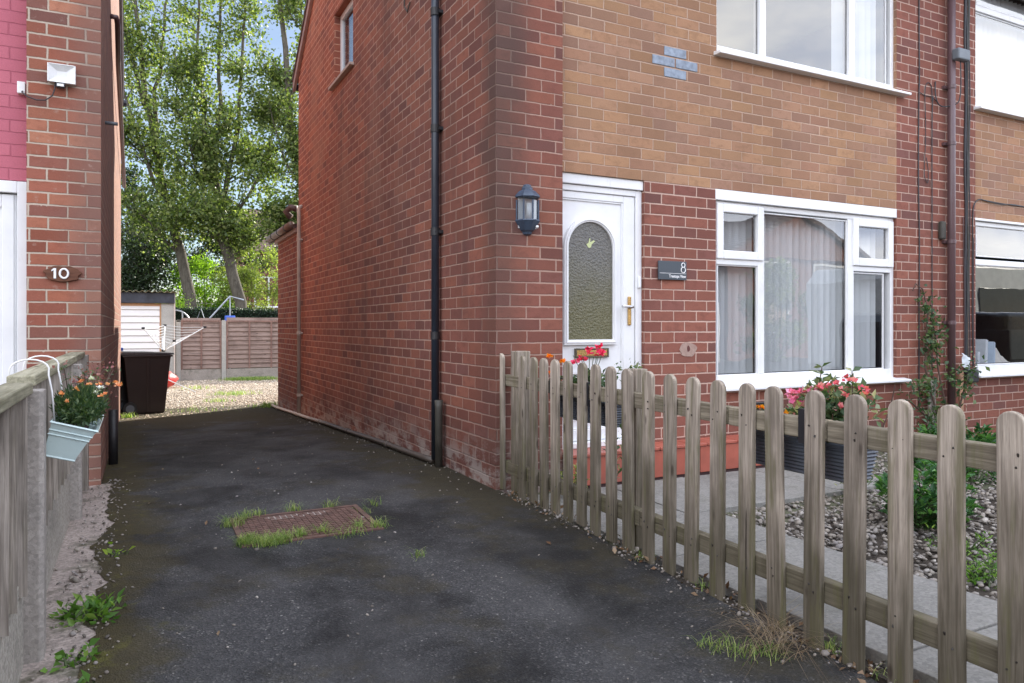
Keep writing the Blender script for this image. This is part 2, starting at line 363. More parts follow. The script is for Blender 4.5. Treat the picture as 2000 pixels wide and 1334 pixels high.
# wood
def wood(name, c1, c2, moss=.5, axis='z', warm=None):
    n = N(name, .85); o = n.pos(True); oi = n.n('ObjectInfo'); rnd = oi.outputs['Random']
    ge = n.pos(); off = n.comb(n.ma('MULTIPLY', rnd, 31), n.ma('MULTIPLY', rnd, 17), n.ma('MULTIPLY', rnd, 53)); q = n.vm('ADD', o, off)
    sc = {'z': (55, 55, 2.2), 'y': (55, 2.2, 55), 'x': (2.2, 55, 55)}[axis]
    g1 = n.noise(n.vm('MULTIPLY', q, sc), 1.0, 5, .65, .6)
    sc2 = tuple(s_ * 3.2 for s_ in sc); g2 = n.noise(n.vm('MULTIPLY', q, sc2), 1.0, 4, .7, .3)
    col = n.mix(n.sstep(g1, .32, .68), c1, c2)
    v = n.ma('MULTIPLY_ADD', g2, 1.1, n.ma('MULTIPLY_ADD', rnd, .35, .28)); col = n.mix(1, col, n.comb(v, v, v), 'MULTIPLY')
    big = n.noise(q, 2.4, 4, .6); col = n.mix(n.ma('MULTIPLY', n.sstep(big, .45, .75), .55), col, warm or tuple(x * .55 for x in c1))
    # algae low down and on some edges
    z = n.xyz(ge)[2]
    gm = n.ma('MULTIPLY', n.sstep(n.ma('ADD', z, n.ma('MULTIPLY', n.ma('SUBTRACT', n.noise(n.vm('MULTIPLY', q, (6, 6, 1.5)), 1.5, 4), .5), 1.1)), .75, .05), moss)
    col = n.mix(n.ma('MULTIPLY', gm, .95), col, (.05, .045, .024))
    ed = n.sstep(n.noise(n.vm('MULTIPLY', q, (16, 16, 1.6)), 1.5, 5, .65), .50, .66); col = n.mix(n.ma('MULTIPLY', ed, .62 * moss + .06), col, (.125, .12, .05))
    # knots
    kn = n.vor(n.vm('MULTIPLY', q, {'z': (9, 9, 3.2), 'y': (9, 3.2, 9), 'x': (3.2, 9, 9)}[axis]), 1.0); col = n.mix(n.ma('MULTIPLY', n.sstep(kn, .13, .05), .75), col, (.035, .025, .018))
    ck = n.sstep(n.noise(n.vm('MULTIPLY', q, tuple(s_ * .6 if s_ > 10 else s_ * .5 for s_ in sc)), 1, 3, .5), .31, .27); col = n.mix(n.ma('MULTIPLY', ck, .75), col, (.03, .024, .018))
    n.col(col); n.b.inputs['Specular IOR Level'].default_value = .2
    n.bump(n.ma('ADD', n.ma('SUBTRACT', n.ma('MULTIPLY', g1, .8), ck), n.ma('MULTIPLY', g2, .5)), .0022, .8); return n.m
GW1, GW2 = (.20, .165, .13), (.44, .375, .305)
M['picket'] = wood('weathered_picket', GW1, GW2, .75)
M['raily'] = wood('weathered_rail', (.15, .125, .09), (.29, .25, .185), .6, 'y')
M['boardz'] = wood('weathered_board', (.20, .175, .15), (.44, .395, .35), .15)
M['capwood'] = wood('weathered_cap', (.19, .18, .12), (.36, .34, .25), .25, 'y')
M['reddish'] = wood('stained_board', (.21, .145, .12), (.37, .275, .235), .05, 'x')
M['postred'] = wood('stained_post', (.2, .12, .1), (.33, .2, .16), .05)
M['plank10'] = wood('plaque_wood', (.10, .045, .03), (.18, .08, .05), 0, 'x')
M['bark'] = wood('bark', (.06, .05, .038), (.15, .13, .105), 0)
# concrete
def conc(name, c, agg=.5, moss=0):
    n = N(name, .9); p = n.pos(); f = n.noise(p, 3, 6, .65); a = n.vor(p, 95, 'F1', 'Color'); ar = n.xyz(a)[0]
    col = n.mix(f, tuple(x * .68 for x in c), tuple(x * 1.22 for x in c))
    g = n.ma('MULTIPLY_ADD', ar, agg, 1 - agg * .5); col = n.mix(1, col, n.comb(g, g, g), 'MULTIPLY')
    col = n.mix(n.ma('MULTIPLY', n.sstep(n.noise(p, 1.7, 6, .7), .5, .72), .5), col, tuple(x * .42 for x in c))
    if moss: col = n.mix(n.ma('MULTIPLY', n.sstep(n.noise(p, 5, 6, .7), .5, .7), moss), col, (.06, .06, .03))
    n.col(col); n.bump(n.ma('ADD', n.ma('MULTIPLY', ar, .5), n.noise(p, 40, 4, .7)), .003); return n.m
M['concrete'] = conc('concrete', (.34, .31, .28), .35)
M['gravelboard'] = conc('gravel_board_concrete', (.36, .335, .29), .55)
M['slab'] = conc('paving_slab', (.235, .225, .205), .35, .3)
M['sand'] = conc('crumbling_mortar_strip', (.36, .30, .265), .6, .85)
M['garage_c'] = conc('garage_panel', (.42, .40, .36), .2)
# tarmac
n = N('tarmac', .8); p = n.pos(); px, py, pz = n.xyz(p)
vo = n.n('TexVoronoi'); n.lk(p, vo.inputs['Vector']); vo.inputs['Scale'].default_value = 150
r1, r2, r3 = n.xyz(vo.outputs['Color']); big = n.noise(p, 1.5, 7, .66, .4)
col = n.ramp(r1, [(0, (.020, .020, .021)), (.55, (.034, .034, .035)), (.84, (.048, .047, .047)), (.965, (.075, .073, .070)), (.992, (.12, .115, .11)), (1, (.22, .21, .195))])
v = n.ma('MULTIPLY_ADD', n.sstep(big, .36, .64), 1.1, .32); col = n.mix(1, col, n.comb(v, v, v), 'MULTIPLY')
dust = n.sstep(n.noise(n.vm('MULTIPLY', p, (1.6, .9, 1)), 1.2, 6, .6), .42, .68); col = n.mix(n.ma('MULTIPLY', dust, .35), col, (.095, .092, .09))
# moss grows along both walls
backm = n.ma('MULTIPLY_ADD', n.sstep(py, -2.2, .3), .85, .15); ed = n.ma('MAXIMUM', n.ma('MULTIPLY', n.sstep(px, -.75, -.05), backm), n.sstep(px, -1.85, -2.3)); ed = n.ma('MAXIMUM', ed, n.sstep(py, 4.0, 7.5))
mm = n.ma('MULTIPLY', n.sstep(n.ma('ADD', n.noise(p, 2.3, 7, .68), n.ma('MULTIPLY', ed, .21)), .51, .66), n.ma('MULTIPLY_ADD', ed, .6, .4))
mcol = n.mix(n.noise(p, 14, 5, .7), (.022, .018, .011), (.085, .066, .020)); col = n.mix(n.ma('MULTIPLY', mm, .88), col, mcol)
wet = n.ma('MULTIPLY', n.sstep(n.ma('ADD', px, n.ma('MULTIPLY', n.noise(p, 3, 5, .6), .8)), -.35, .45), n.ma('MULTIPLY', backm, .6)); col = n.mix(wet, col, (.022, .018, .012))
nm = n.sstep(n.noise(p, 6, 5, .7), .56, .72); near = n.sstep(px, -1.85, -2.25); col = n.mix(n.ma('MULTIPLY', n.ma('MULTIPLY', nm, near), .8), col, (.10, .095, .02))
n.col(col); n.bump(n.ma('ADD', n.ma('MULTIPLY', vo.outputs[0], 1.0), n.ma('MULTIPLY', n.noise(p, 22, 5, .7), 1.6)), .006, .9)
n.rough(n.ma('MULTIPLY_ADD', mm, .2, .72)); n.b.inputs['Specular IOR Level'].default_value = .35; M['tarmac'] = n.m
def gravelmat(name, cols, scale):
    n = N(name, .85); p = n.pos(); vo = n.n('TexVoronoi'); n.lk(p, vo.inputs['Vector']); vo.inputs['Scale'].default_value = scale; vo.inputs['Randomness'].default_value = .9
    r = n.xyz(vo.outputs['Color'])[0]; col = n.ramp(r, [(i / (len(cols) - 1), c) for i, c in enumerate(cols)])
    e = n.sstep(vo.outputs[0], .75, .35); col = n.mix(e, tuple(x * .25 for x in cols[0]), col)
    n.col(col); n.bump(n.ma('MULTIPLY', vo.outputs[0], -1), .014); return n.m
GV = [(.22, .175, .13), (.36, .295, .22), (.50, .41, .31), (.30, .26, .21), (.60, .53, .43)]
M['gravel'] = gravelmat('yard_gravel', GV, 38)
n = N('soil', .95); p = n.pos(); n.col(n.mix(n.noise(p, 20, 6, .7), (.018, .014, .010), (.075, .056, .04))); n.bump(n.noise(p, 60, 5, .7), .01); M['soil'] = n.m
def rndmat(name, stops, rough=.8, trans=0, mottled=True):
    n = N(name, rough); a = n.n('Attribute', attribute_name='rnd'); col = n.ramp(a.outputs['Fac'], stops)
    if mottled: g = n.ma('MULTIPLY_ADD', n.noise(n.pos(), 150, 3), .5, .75); col = n.mix(1, col, n.comb(g, g, g), 'MULTIPLY')
    n.col(col); n.b.inputs['Specular IOR Level'].default_value = .3
    if trans:
        tl = n.n('BsdfTranslucent'); n.lk(n.mix(1, col, (1.6, 1.9, .7), 'MULTIPLY'), tl.inputs[0]); ms = n.n('MixShader'); ms.inputs[0].default_value = trans
        n.t.links.new(n.b.outputs[0], ms.inputs[1]); n.t.links.new(tl.outputs[0], ms.inputs[2]); n.t.links.new(ms.outputs[0], n.out.inputs[0])
    return n.m
M['stone'] = rndmat('garden_stone', [(0, (.09, .08, .07)), (.3, (.19, .165, .14)), (.6, (.30, .265, .225)), (.85, (.22, .20, .19)), (1, (.46, .42, .37))])
M['yardstone'] = rndmat('yard_stone', [(0, (.26, .20, .145)), (.4, (.44, .355, .265)), (.8, (.58, .48, .37)), (1, (.7, .63, .53))])
def leafmat(name, a, b, c, tr=.35, rough=.45): return rndmat(name, [(0, a), (.5, b), (1, c)], rough, tr, False)
M['leaf_tree'] = leafmat('tree_leaf', (.055, .082, .03), (.115, .15, .052), (.26, .275, .11), .48)
M['leaf_dark'] = leafmat('dark_leaf', (.015, .028, .014), (.03, .05, .022), (.05, .07, .03), .25)
M['leaf_bright'] = leafmat('bright_leaf', (.11, .19, .025), (.20, .31, .04), (.31, .42, .07), .5)
M['leaf_pale'] = leafmat('pale_leaf', (.14, .18, .055), (.24, .28, .09), (.36, .38, .15), .4)
M['leaf_hedge'] = leafmat('hedge_leaf', (.012, .026, .016), (.022, .045, .025), (.04, .065, .035), .15)
M['leaf_rose'] = leafmat('rose_leaf', (.035, .07, .035), (.06, .11, .05), (.14, .18, .08), .25)
M['leaf_shrub'] = leafmat('shrub_leaf', (.025, .075, .03), (.05, .14, .045), (.12, .25, .06), .25, .3)
M['leaf_var'] = leafmat('variegated_leaf', (.05, .09, .04), (.10, .15, .07), (.45, .42, .24), .25)
M['leaf_weed'] = leafmat('weed_leaf', (.07, .16, .03), (.12, .24, .045), (.22, .33, .07), .35)
M['grass'] = leafmat('grass_blade', (.09, .16, .035), (.19, .28, .07), (.40, .42, .17), .35)
M['drygrass'] = leafmat('dry_grass', (.17, .12, .075), (.27, .19, .125), (.36, .29, .2), .2)
M['deadleaf'] = leafmat('dead_leaf', (.08, .04, .02), (.17, .095, .05), (.27, .19, .12), .1)
M['fl_red'] = leafmat('red_petal', (.55, .015, .06), (.70, .03, .12), (.80, .08, .2), .3)
M['fl_pink'] = leafmat('pink_petal', (.70, .12, .30), (.78, .22, .42), (.85, .4, .6), .3)
M['fl_coral'] = leafmat('coral_petal', (.62, .07, .12), (.75, .16, .22), (.80, .35, .38), .3)
M['fl_orange'] = leafmat('orange_petal', (.60, .09, .01), (.80, .22, .01), (.85, .38, .02), .3)
M['fl_peach'] = leafmat('peach_petal', (.70, .22, .10), (.82, .38, .20), (.85, .55, .35), .3)
M['fl_white'] = leafmat('white_petal', (.6, .6, .55), (.75, .75, .7), (.8, .8, .8), .2)
M['fl_dusk'] = leafmat('dusky_bud', (.16, .05, .05), (.25, .09, .09), (.34, .16, .14), .2)
M['stem'] = plain('stem', (.06, .085, .03), .7); M['stemr'] = plain('woody_stem', (.10, .06, .045), .8)

# ---------------------------------------------------------------- ground
GY = [(-60, -.4), (-8, -.20), (-4.6, -.125), (-3.2, -.085), (-2.4, -.065), (-1.0, -.015), (0, -.004), (1, .004), (2.5, -.05), (4.5, -.13), (6.46, -.215), (8.5, -.295), (12, -.33), (17.5, -.36), (30, -.4), (420, -.6)]
def gz(y): return float(np.interp(y, [a for a, _ in GY], [b for _, b in GY]))
def sheet(name, m, x0, x1, ys, dz, xs=None, kind='structure', edge=None):
    xs = xs or [x0, x1]; V = []; F = []
    for j, y in enumerate(ys):
        for i, x in enumerate(xs):
            xx = x
            if edge: xx = edge(i, x, y)
            V.append((xx, y, gz(y) + dz))
    nx = len(xs)
    for j in range(len(ys) - 1):
        for i in range(nx - 1): a = j * nx + i; F.append((a, a + 1, a + nx + 1, a + nx))
    b = MB(); b.v = V; b.f = F; o = b.build(name, m); tag(o, kind=kind); return o
n = N('far_ground', .95); p = n.pos(); n.col(n.mix(n.noise(p, .6, 6, .7), (.05, .06, .03), (.11, .10, .06))); M['farground'] = n.m
sheet('ground', M['farground'], -400, 400, [a for a, _ in GY], -.05)
yy = list(np.arange(-6.0, 9.6, .3))
def wob(i, x, y):
    if x < -2.1: return -2.30 + .07 * mnoise.noise(Vector((0, y * 1.9, 3))) + .05 * mnoise.noise(Vector((0, y * 7, 9))) + .03 * mnoise.noise(Vector((0, y * 19, 9))) - (.35 if y > 1.5 else 0)
    if x > -.2 and y < -.3: return .03 + .035 * mnoise.noise(Vector((5, y * 4, 3)))
    return x
yy2 = list(np.arange(-6.0, 9.4, .04))
def wob2(i, x, y):
    return wob(i, x, y)
dv = sheet('driveway', M['tarmac'], 0, 0, yy2, .0, xs=[-2.3, -1.8, -1.2, -.6, 0.02], edge=wob2)
sheet('yard_gravel_bed', M['gravel'], -14, 10, [6.9 if 0 else 7.6, 9, 11, 13, 15, 17.6], -.012)
b = MB(); b.box(-2.62, -2.0, -6.0, 1.6, -.3, -.002); 
sheet('verge_strip', M['sand'], 0, 0, list(np.arange(-6, 2.4, .3)), -.004, xs=[-2.7, -2.0])
b = MB(); b.box(-30, 40, -17, -8.2, -.6, -.24); tag(b.build('road', M['tarmac']), kind='structure')
b = MB(); b.box(-30, 40, -8.1, -6.05, -.6, -.12); tag(b.build('pavement', M['slab'], bevel=.01), kind='structure')
# garden: soil base, slabs, gravel
b = MB(); b.box(.06, 9.5, -5.6, .3, -.4, -.075); tag(b.build('garden_soil', M['soil']), kind='structure')
def slabgrid(name, x0, x1, y0, y1, w_, l_, z=-.03):
    b = MB(); y = y1
    nn = 0
    while y > y0 + .02:
        ya = max(y - l_, y0); x = x0
        while x < x1 - .02:
            xa = min(x + w_, x1); t = random.uniform(-.004, .004)
            b.box(x + .004, xa - .004, ya + .004, y - .004, -.12, z + t); x = xa
        y = ya
    o = b.build(name, M['slab'], bevel=.004); tag(o, kind='structure'); return o
slabgrid('path', .13, .99, -5.4, -.985, .9, .6)
slabgrid('paving', .13, 2.75, -.975, -.12, .68, .9, -.031)
# garden gravel: real stones
pts = []
while len(pts) < 15000:
    x = random.uniform(1.0, 5.6); y = random.uniform(-4.2, -.02)
    if y > -.99 and x < 2.78: continue
    if x + y > 2.6 and False: continue
    pts.append((x, y, -.062 + random.uniform(-.008, .014) + .02 * mnoise.noise(Vector((x * 2, y * 2, 0)))))
tag(stones('garden_gravel', np.array(pts), rng.uniform(.018, .042, len(pts)), M['stone'], flat=.6), 'loose grey and buff stones covering the front garden bed', 'gravel', kind='stuff')
pts = np.column_stack([rng.uniform(-3.4, 1.6, 16000), 7.7 + 9.6 * rng.random(16000) ** 1.1, np.zeros(16000)]); pts[:, 2] = [gz(y) - .008 for y in pts[:, 1]]
edge_y = 9.0 + (pts[:, 0] + .4) * .95; keep = (pts[:, 1] > np.minimum(edge_y, 9.35))
pts = pts[keep]
tag(stones('yard_gravel', pts, rng.uniform(.02, .05, len(pts)), M['yardstone'], flat=.6, smooth=False), 'pale sunlit gravel stones covering the back yard', 'gravel', kind='stuff')
# tarmac goes back to a slanting edge
# loose grit and chippings on the drive
pts = []
for i in range(200):
    x = random.uniform(-2.2, .0); y = random.choice([random.uniform(-3.6, 8.3), random.uniform(-3, 2)]); pts.append((x, y, gz(y) + .002))
for i in range(520):
    y = random.uniform(-3.8, -.1); x = random.gauss(.03, .045); pts.append((min(x, .12), y, gz(y) + .003 + .02 * random.random()))
for i in range(700):
    y = random.uniform(-3.6, 1.6); x = -2.31 + random.gauss(-.01, .07); pts.append((x, y, gz(y) + .004))
for i in range(160):
    y = random.uniform(.1, 7.5); x = -random.random() ** 2 * .25 - .02; pts.append((x, y, gz(y) + .003))
pts = np.array(pts); szs = rng.uniform(.005, .017, len(pts)) * np.where(rng.random(len(pts)) > .93, 1.9, 1)
tag(stones('grit', pts, szs, M['stone'], flat=.7), 'small pale chippings strewn over the dark drive and its edges', 'grit', kind='stuff')

# ---------------------------------------------------------------- wall helper
def wall(b, axis, c, u0, u1, z0, z1, holes=(), depth=.1, sign=-1, back=True):
    """vertical wall face at coordinate c on axis ('y': face normal sign*y, u = x; 'x': u = y); reveals run to c - sign*depth"""
    us = sorted({u0, u1, *[h[0] for h in holes], *[h[1] for h in holes]}); us = [u for u in us if u0 <= u <= u1]
    zs = sorted({z0, z1, *[h[2] for h in holes], *[h[3] for h in holes]}); zs = [z for z in zs if z0 <= z <= z1]
    def P(u, d, z): return (u, c - sign * d, z) if axis == 'y' else (c - sign * d, u, z)
    inh = lambda u, z: any(h[0] < u < h[1] and h[2] < z < h[3] for h in holes)
    for a, a2 in zip(us, us[1:]):
        for e, e2 in zip(zs, zs[1:]):
            if not inh((a + a2) / 2, (e + e2) / 2):
                b.add([P(a, 0, e), P(a2, 0, e), P(a2, 0, e2), P(a, 0, e2)], [(0, 1, 2, 3)])
                if back: b.add([P(a, depth, e), P(a2, depth, e), P(a2, depth, e2), P(a, depth, e2)], [(3, 2, 1, 0)])
    for h in holes:
        a, a2, e, e2 = h[:4]
        for q in ([(a, e), (a, e2)], [(a2, e), (a2, e2)], [(a, e), (a2, e)], [(a, e2), (a2, e2)]):
            (ua, za), (ub, zb) = q; b.add([P(ua, 0, za), P(ub, 0, zb), P(ub, depth, zb), P(ua, depth, za)], [(0, 1, 2, 3)])
    return b
def rectring(b, x0, x1, z0, z1, w_, y0, y1, wb=None):
    wb = wb or w_
    b.box(x0, x0 + w_, y0, y1, z0, z1); b.box(x1 - w_, x1, y0, y1, z0, z1)
    b.box(x0 + w_, x1 - w_, y0, y1, z1 - w_, z1); b.box(x0 + w_, x1 - w_, y0, y1, z0, z0 + wb)
def pane(x0, x1, z0, z1, y, parent, m='glass'):
    b = MB(); b.add([(x0, y, z0), (x1, y, z0), (x1, y, z1), (x0, y, z1)], [(0, 1, 2, 3)]); return b.build('pane', M[m], parent)
def slats(x0, x1, z0, z1, y, parent, pitch=.080, ang=48):
    b = MB(); x = x0; a = R(ang)
    while x < x1:
        aa = a + random.uniform(-.13, .13); dx = .045 * math.cos(aa); dy = .045 * math.sin(aa)
        # gently curved slat
        p = [(x - dx, y + dy), (x - dx * .33, y + dy * .33 - .003), (x + dx * .33, y - dy * .33 - .003), (x + dx, y - dy)]
        for q, r_ in zip(p, p[1:]): b.add([(q[0], q[1], z0), (r_[0], r_[1], z0), (r_[0], r_[1], z1), (q[0], q[1], z1)], [(0, 1, 2, 3)])
        x += pitch
    return b.build('blind', M['blind'], parent)

# ---------------------------------------------------------------- number 8 and its neighbour
house = thing('brick_house', 'red and tan brick house number 8 with white door beside the tarmac drive', 'house', (2.7, 3, 0))
SY = .116
W1 = (2.033, 4.279, .60, 2.208); W2 = (2.04, 4.279, 3.312, 4.62); DR = (.519, 1.318, .2, 2.208)
b = MB(); b.box(0, .519, 0.0, .25, -.3, 4.9); wall(b, 'x', 0, .25, 6.72, -.45, 4.88, [(3.64, 4.50, 4.02, 4.93 - .06)], .12, -1)
# gable triangle
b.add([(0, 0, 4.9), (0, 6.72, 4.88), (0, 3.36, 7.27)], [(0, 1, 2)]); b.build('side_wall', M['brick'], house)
b = MB(); wall(b, 'y', SY, .519, 5.52, -.3, 2.208, [(W1[0], W1[1], W1[2], 2.2081), (DR[0], DR[1], -.3, 2.2081)], .12, -1)
wall(b, 'y', SY, 4.279, 5.52, 2.208, 4.9, [], .12, -1)
b.build('front_wall', M['brick_front'], house)
b = MB(); wall(b, 'y', SY - .001, .519, 4.277, 2.208, 4.9, [(W2[0], 4.2771, W2[2], W2[3])], .12, -1); b.box(.519, 1.318, SY, SY + .12, 2.207, 2.215); b.box(2.033, 4.279, SY, SY + .12, 2.207, 2.215)
b.build('tan_panel', M['tan'], house)
def roof(parent, x0, x1, yf, yb, ez, name='roof'):
    ym = (yf + yb) / 2; sl = .71; t = .06
    pts_ = [(yf - .2, ez - .2 * sl), (ym, ez + (ym - yf) * sl), (yb + .2, ez - .2 * sl)]
    poly = [(a, z + t) for a, z in pts_] + [(a, z) for a, z in reversed(pts_)]
    return MB().prism([(a, z + .03) for a, z in poly], x0, x1, 'x').build(name, M['tiles'], parent)
n = N('roof_tiles', .8); p = n.pos(); n.col(n.mix(n.noise(p, 3, 5), (.06, .035, .03), (.13, .075, .06)))
wv = n.n('TexWave', wave_type='BANDS', bands_direction='Z'); n.lk(p, wv.inputs[0]); wv.inputs['Scale'].default_value = 2.2; n.bump(wv.outputs[0], .02); M['tiles'] = n.m
roof(house, -.06, 5.5, 0, 6.72, 4.88)
# bargeboards
M['barge'] = plain('bargeboard_paint', (.36, .22, .18), .6, dirt=(.18, .11, .09))
b = MB()
for (ya, za), (yb, zb) in (((6.93, 4.73), (3.36, 7.27)), ((3.36, 7.27), (-.2, 4.74))):
    b.prism([(ya, za - .10), (yb, zb - .10), (yb, zb + .08), (ya, za + .08)], -.045, -.005, 'x')
b.build('bargeboard', M['barge'], house)
MB().tube([(-.03, 6.98, 4.72), (5.5, 6.98, 4.72)], .055, 10).build('back_gutter', M['blackpipe'], house)
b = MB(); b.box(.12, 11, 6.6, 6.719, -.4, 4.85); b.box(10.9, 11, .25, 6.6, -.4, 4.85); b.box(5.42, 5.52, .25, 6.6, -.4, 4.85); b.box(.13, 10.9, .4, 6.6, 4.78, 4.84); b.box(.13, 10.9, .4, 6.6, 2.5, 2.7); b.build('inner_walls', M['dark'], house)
# side window
sw_ = MB(); 
def ringx(b, x0, x1, y0, y1, z0, z1, w_):
    b.box(x0, x1, y0, y0 + w_, z0, z1); b.box(x0, x1, y1 - w_, y1, z0, z1); b.box(x0, x1, y0 + w_, y1 - w_, z0, z0 + w_); b.box(x0, x1, y0 + w_, y1 - w_, z1 - w_, z1)
ringx(sw_, .07, .12, 3.64, 4.50, 4.02, 4.87, .07)
f = sw_.build('side_window', M['barge'] if 0 else M['pvc'], house, .004)
b = MB(); b.box(.09, .096, 3.70, 4.44, 4.08, 4.81); b.build('pane', M['lampglass'], f)
b = MB(); b.box(.16, .205, 3.6, 4.55, 4.0, 4.9); b.build('net_curtain', M['blind'], f)
b = MB(); b.box(-.05, .09, 3.6, 4.62, 3.985, 4.018); b.build('sill', plain('stone_sill', (.45, .34, .28), .7), f, .004)

def front_window(parent, o, wl, panes, cas, mull, trans, y=.148, up=False, head=None, blind=True, gm='glass', sill=True, slz=None, bx0=None):
    """o: opening x0,x1,z0,z1"""
    x0, x1, z0, z1 = o; b = MB()
    hz = head or z1; fw = .045
    b.box(x0, x0 + fw - .01, y, y + .07, z0, hz); b.box(x1 - fw, x1, y, y + .07, z0, hz)
    b.box(x0 + fw - .01, x1 - fw, y, y + .07, hz - .045, hz); b.box(x0 + fw - .01, x1 - fw, y, y + .07, z0, z0 + wl)
    for m_ in mull: b.box(m_[0], m_[1], y, y + .07, z0 + wl, hz - .045)
    for t in trans: b.box(t[0], t[1], y, y + .07, t[2], t[3])
    # slim glazing beads
    for q in panes: rectring(b, q[0] - .012, q[1] + .012, q[2] - .012, q[3] + .012, .012, y + .012, y + .03)
    f = b.build('window', M['pvc'], parent, .005)
    for q in panes: pane(q[0], q[1], q[2], q[3], y + .022, f, gm)
    for (a, a2, c, c2, gw) in cas:
        b = MB(); rectring(b, a, a2, c, c2, gw, y - .018, y + .03)
        k = b.build('casement', M['pvc'], f, .009, seg=3); pane(a + gw, a2 - gw, c + gw, c2 - gw, y + .012, k if 0 else f, gm)
    if head: MB().box(x0 - .005, x1 + (0.0), y - .035, y + .06, hz + .003, z1 - .002).build('head_trim', M['pvc'], f, .004)
    if sill:
        b = MB(); b.prism([(y - .11, z0 - .03), (y - .11, z0 - .008), (y + .02, z0 + .012), (y + .02, z0 - .03)], x0 - .03, x1 + .11, 'x'); b.build('sill', M['pvc'], f, .004)
    if blind:
        cuts = [x0 + .05] + [(m_[0] + m_[1]) / 2 for m_ in mull] + [x1 - .04]
        slats(bx0 or (x0 + .06), x1 - .04, z0 + .06, hz - .03, y + .17, f)
    # dark gasket lines round the glass
    b = MB()
    for q in list(panes) + [(a + gw, a2 - gw, c + gw, c2 - gw) for (a, a2, c, c2, gw) in cas]:
        rectring(b, q[0], q[1], q[2], q[3], .006, y + .028, y + .05)
    b.build('gasket', M['rubber'], f)
    # board behind, inner sill
    MB().box(x0, x1, y + .07, y + .30, z0 - .02, z0 + .02).build('window_board', M['pvc'], f)
    return f
front_window(house, W1, .09, [(2.10, 2.525, .695, 1.59), (2.605, 3.635, .695, 2.05), (3.725, 4.145, .70, 1.58)],
             [(2.062, 2.585, 1.645, 2.10, .072), (3.700, 4.262, 1.65, 2.088, .075)],
             [(2.528, 2.602), (3.64, 3.722)], [(2.07, 2.53, 1.60, 1.648), (3.72, 4.24, 1.60, 1.648)], head=2.118)
front_window(house, W2, .075, [(2.085, 2.545, 3.395, 4.55), (2.625, 3.655, 3.395, 4.55), (3.745, 4.18, 3.395, 4.55)], [], [(2.548, 2.622), (3.658, 3.742)], [], gm='glass_up', bx0=3.7)

# front door
door = None
b = MB(); y = .15
b.box(.519, .56, y, y + .07, .2, 2.13); b.box(1.262, 1.318, y, y + .07, .2, 2.13); b.box(.56, 1.262, y, y + .07, 2.085, 2.13); b.box(.519, 1.318, y - .02, y + .07, 2.133, 2.206); b.box(.519, 1.318, y - .05, y + .07, .205, .245)
door = b.build('front_door', M['pvc'], house, .005)
b = MB(); yl = y + .012   # leaf: stiles, rails, recessed panel with mouldings
gx0, gx1, gz0, gz1 = .668, 1.048, 1.0, 1.86; r_ = (gx1 - gx0) / 2; cxg = (gx0 + gx1) / 2
b.box(.562, .605, yl, yl + .05, .247, 2.083); b.box(1.155, 1.258, yl, yl + .05, .247, 2.083); b.box(.605, 1.155, yl, yl + .05, 2.03, 2.083); b.box(.605, 1.155, yl, yl + .05, .247, .33)
leaf = b.build('door_leaf', M['pvc'], door, .006, seg=3)
# inner panel with an arched hole
def arch(x0, x1, z0, z1, n=20):
    r = (x1 - x0) / 2; cx_ = (x0 + x1) / 2; zc = z1 - r
    return [(x0, z0), (x1, z0)] + [(cx_ + r * math.cos(math.pi * k / n), zc + r * math.sin(math.pi * k / n)) for k in range(n + 1)]
def archring(b, inner, outer, ya, yb):
    n_ = len(inner); V = []
    for pl, yq in ((outer, ya), (inner, ya), (outer, yb), (inner, yb)): V += [(p, yq, q) for p, q in pl]
    F = []
    for i in range(n_):
        j = (i + 1) % n_; F += [(i, j, n_ + j, n_ + i), (i, 2 * n_ + i, 2 * n_ + j, j), (n_ + i, n_ + j, 3 * n_ + j, 3 * n_ + i), (2 * n_ + i, 3 * n_ + i, 3 * n_ + j, 2 * n_ + j)]
    b.add(V, F)
b = MB(); inner = arch(gx0 - .02, gx1 + .02, gz0 - .02, gz1 + .02)
# outer rectangle matched point for point with the arch
outer = []
X0, X1, Z0, Z1 = .605, 1.155, .8, 2.03
for (p_, q_) in inner:
    dx, dz = p_ - cxg, q_ - 1.45
    if (p_, q_) == inner[0]: outer.append((X0, Z0)); continue
    if (p_, q_) == inner[1]: outer.append((X1, Z0)); continue
    s1 = (X1 - cxg) / abs(dx) if abs(dx) > 1e-6 else 1e9; s2 = (Z1 - 1.45) / dz if dz > 1e-6 else 1e9
    s_ = min(s1, s2); outer.append((cxg + dx * s_, 1.45 + dz * s_))
archring(b, inner, outer, yl + .017, yl + .04)
b.box(.605, 1.155, yl + .017, yl + .04, .33, .7995)
# raised lower panel bead
rectring(b, .665, 1.095, .40, .76, .018, yl + .008, yl + .02)
b.build('door_panel', M['pvc'], door, 0)
b = MB(); rectring(b, .605, 1.155, .33, 2.03, .012, yl + .006, yl + .02); b.build('moulding', M['pvc'], door, .003)
b = MB(); a1 = arch(gx0 - .042, gx1 + .042, gz0 - .045, gz1 + .042); a2 = arch(gx0 - .006, gx1 + .006, gz0 - .006, gz1 + .006); archring(b, a2, a1, yl - .012, yl + .03)
a3 = arch(gx0 - .03, gx1 + .03, gz0 - .03, gz1 + .03); a4 = arch(gx0 - .016, gx1 + .016, gz0 - .018, gz1 + .016); archring(b, a4, a3, yl - .02, yl)
b.build('glazing_frame', M['pvc'], door, .004)
b = MB(); b.prism(arch(gx0 - .008, gx1 + .008, gz0 - .008, gz1 + .008), yl + .004, yl + .012, 'y'); b.build('door_glass', M['obscure'], door)
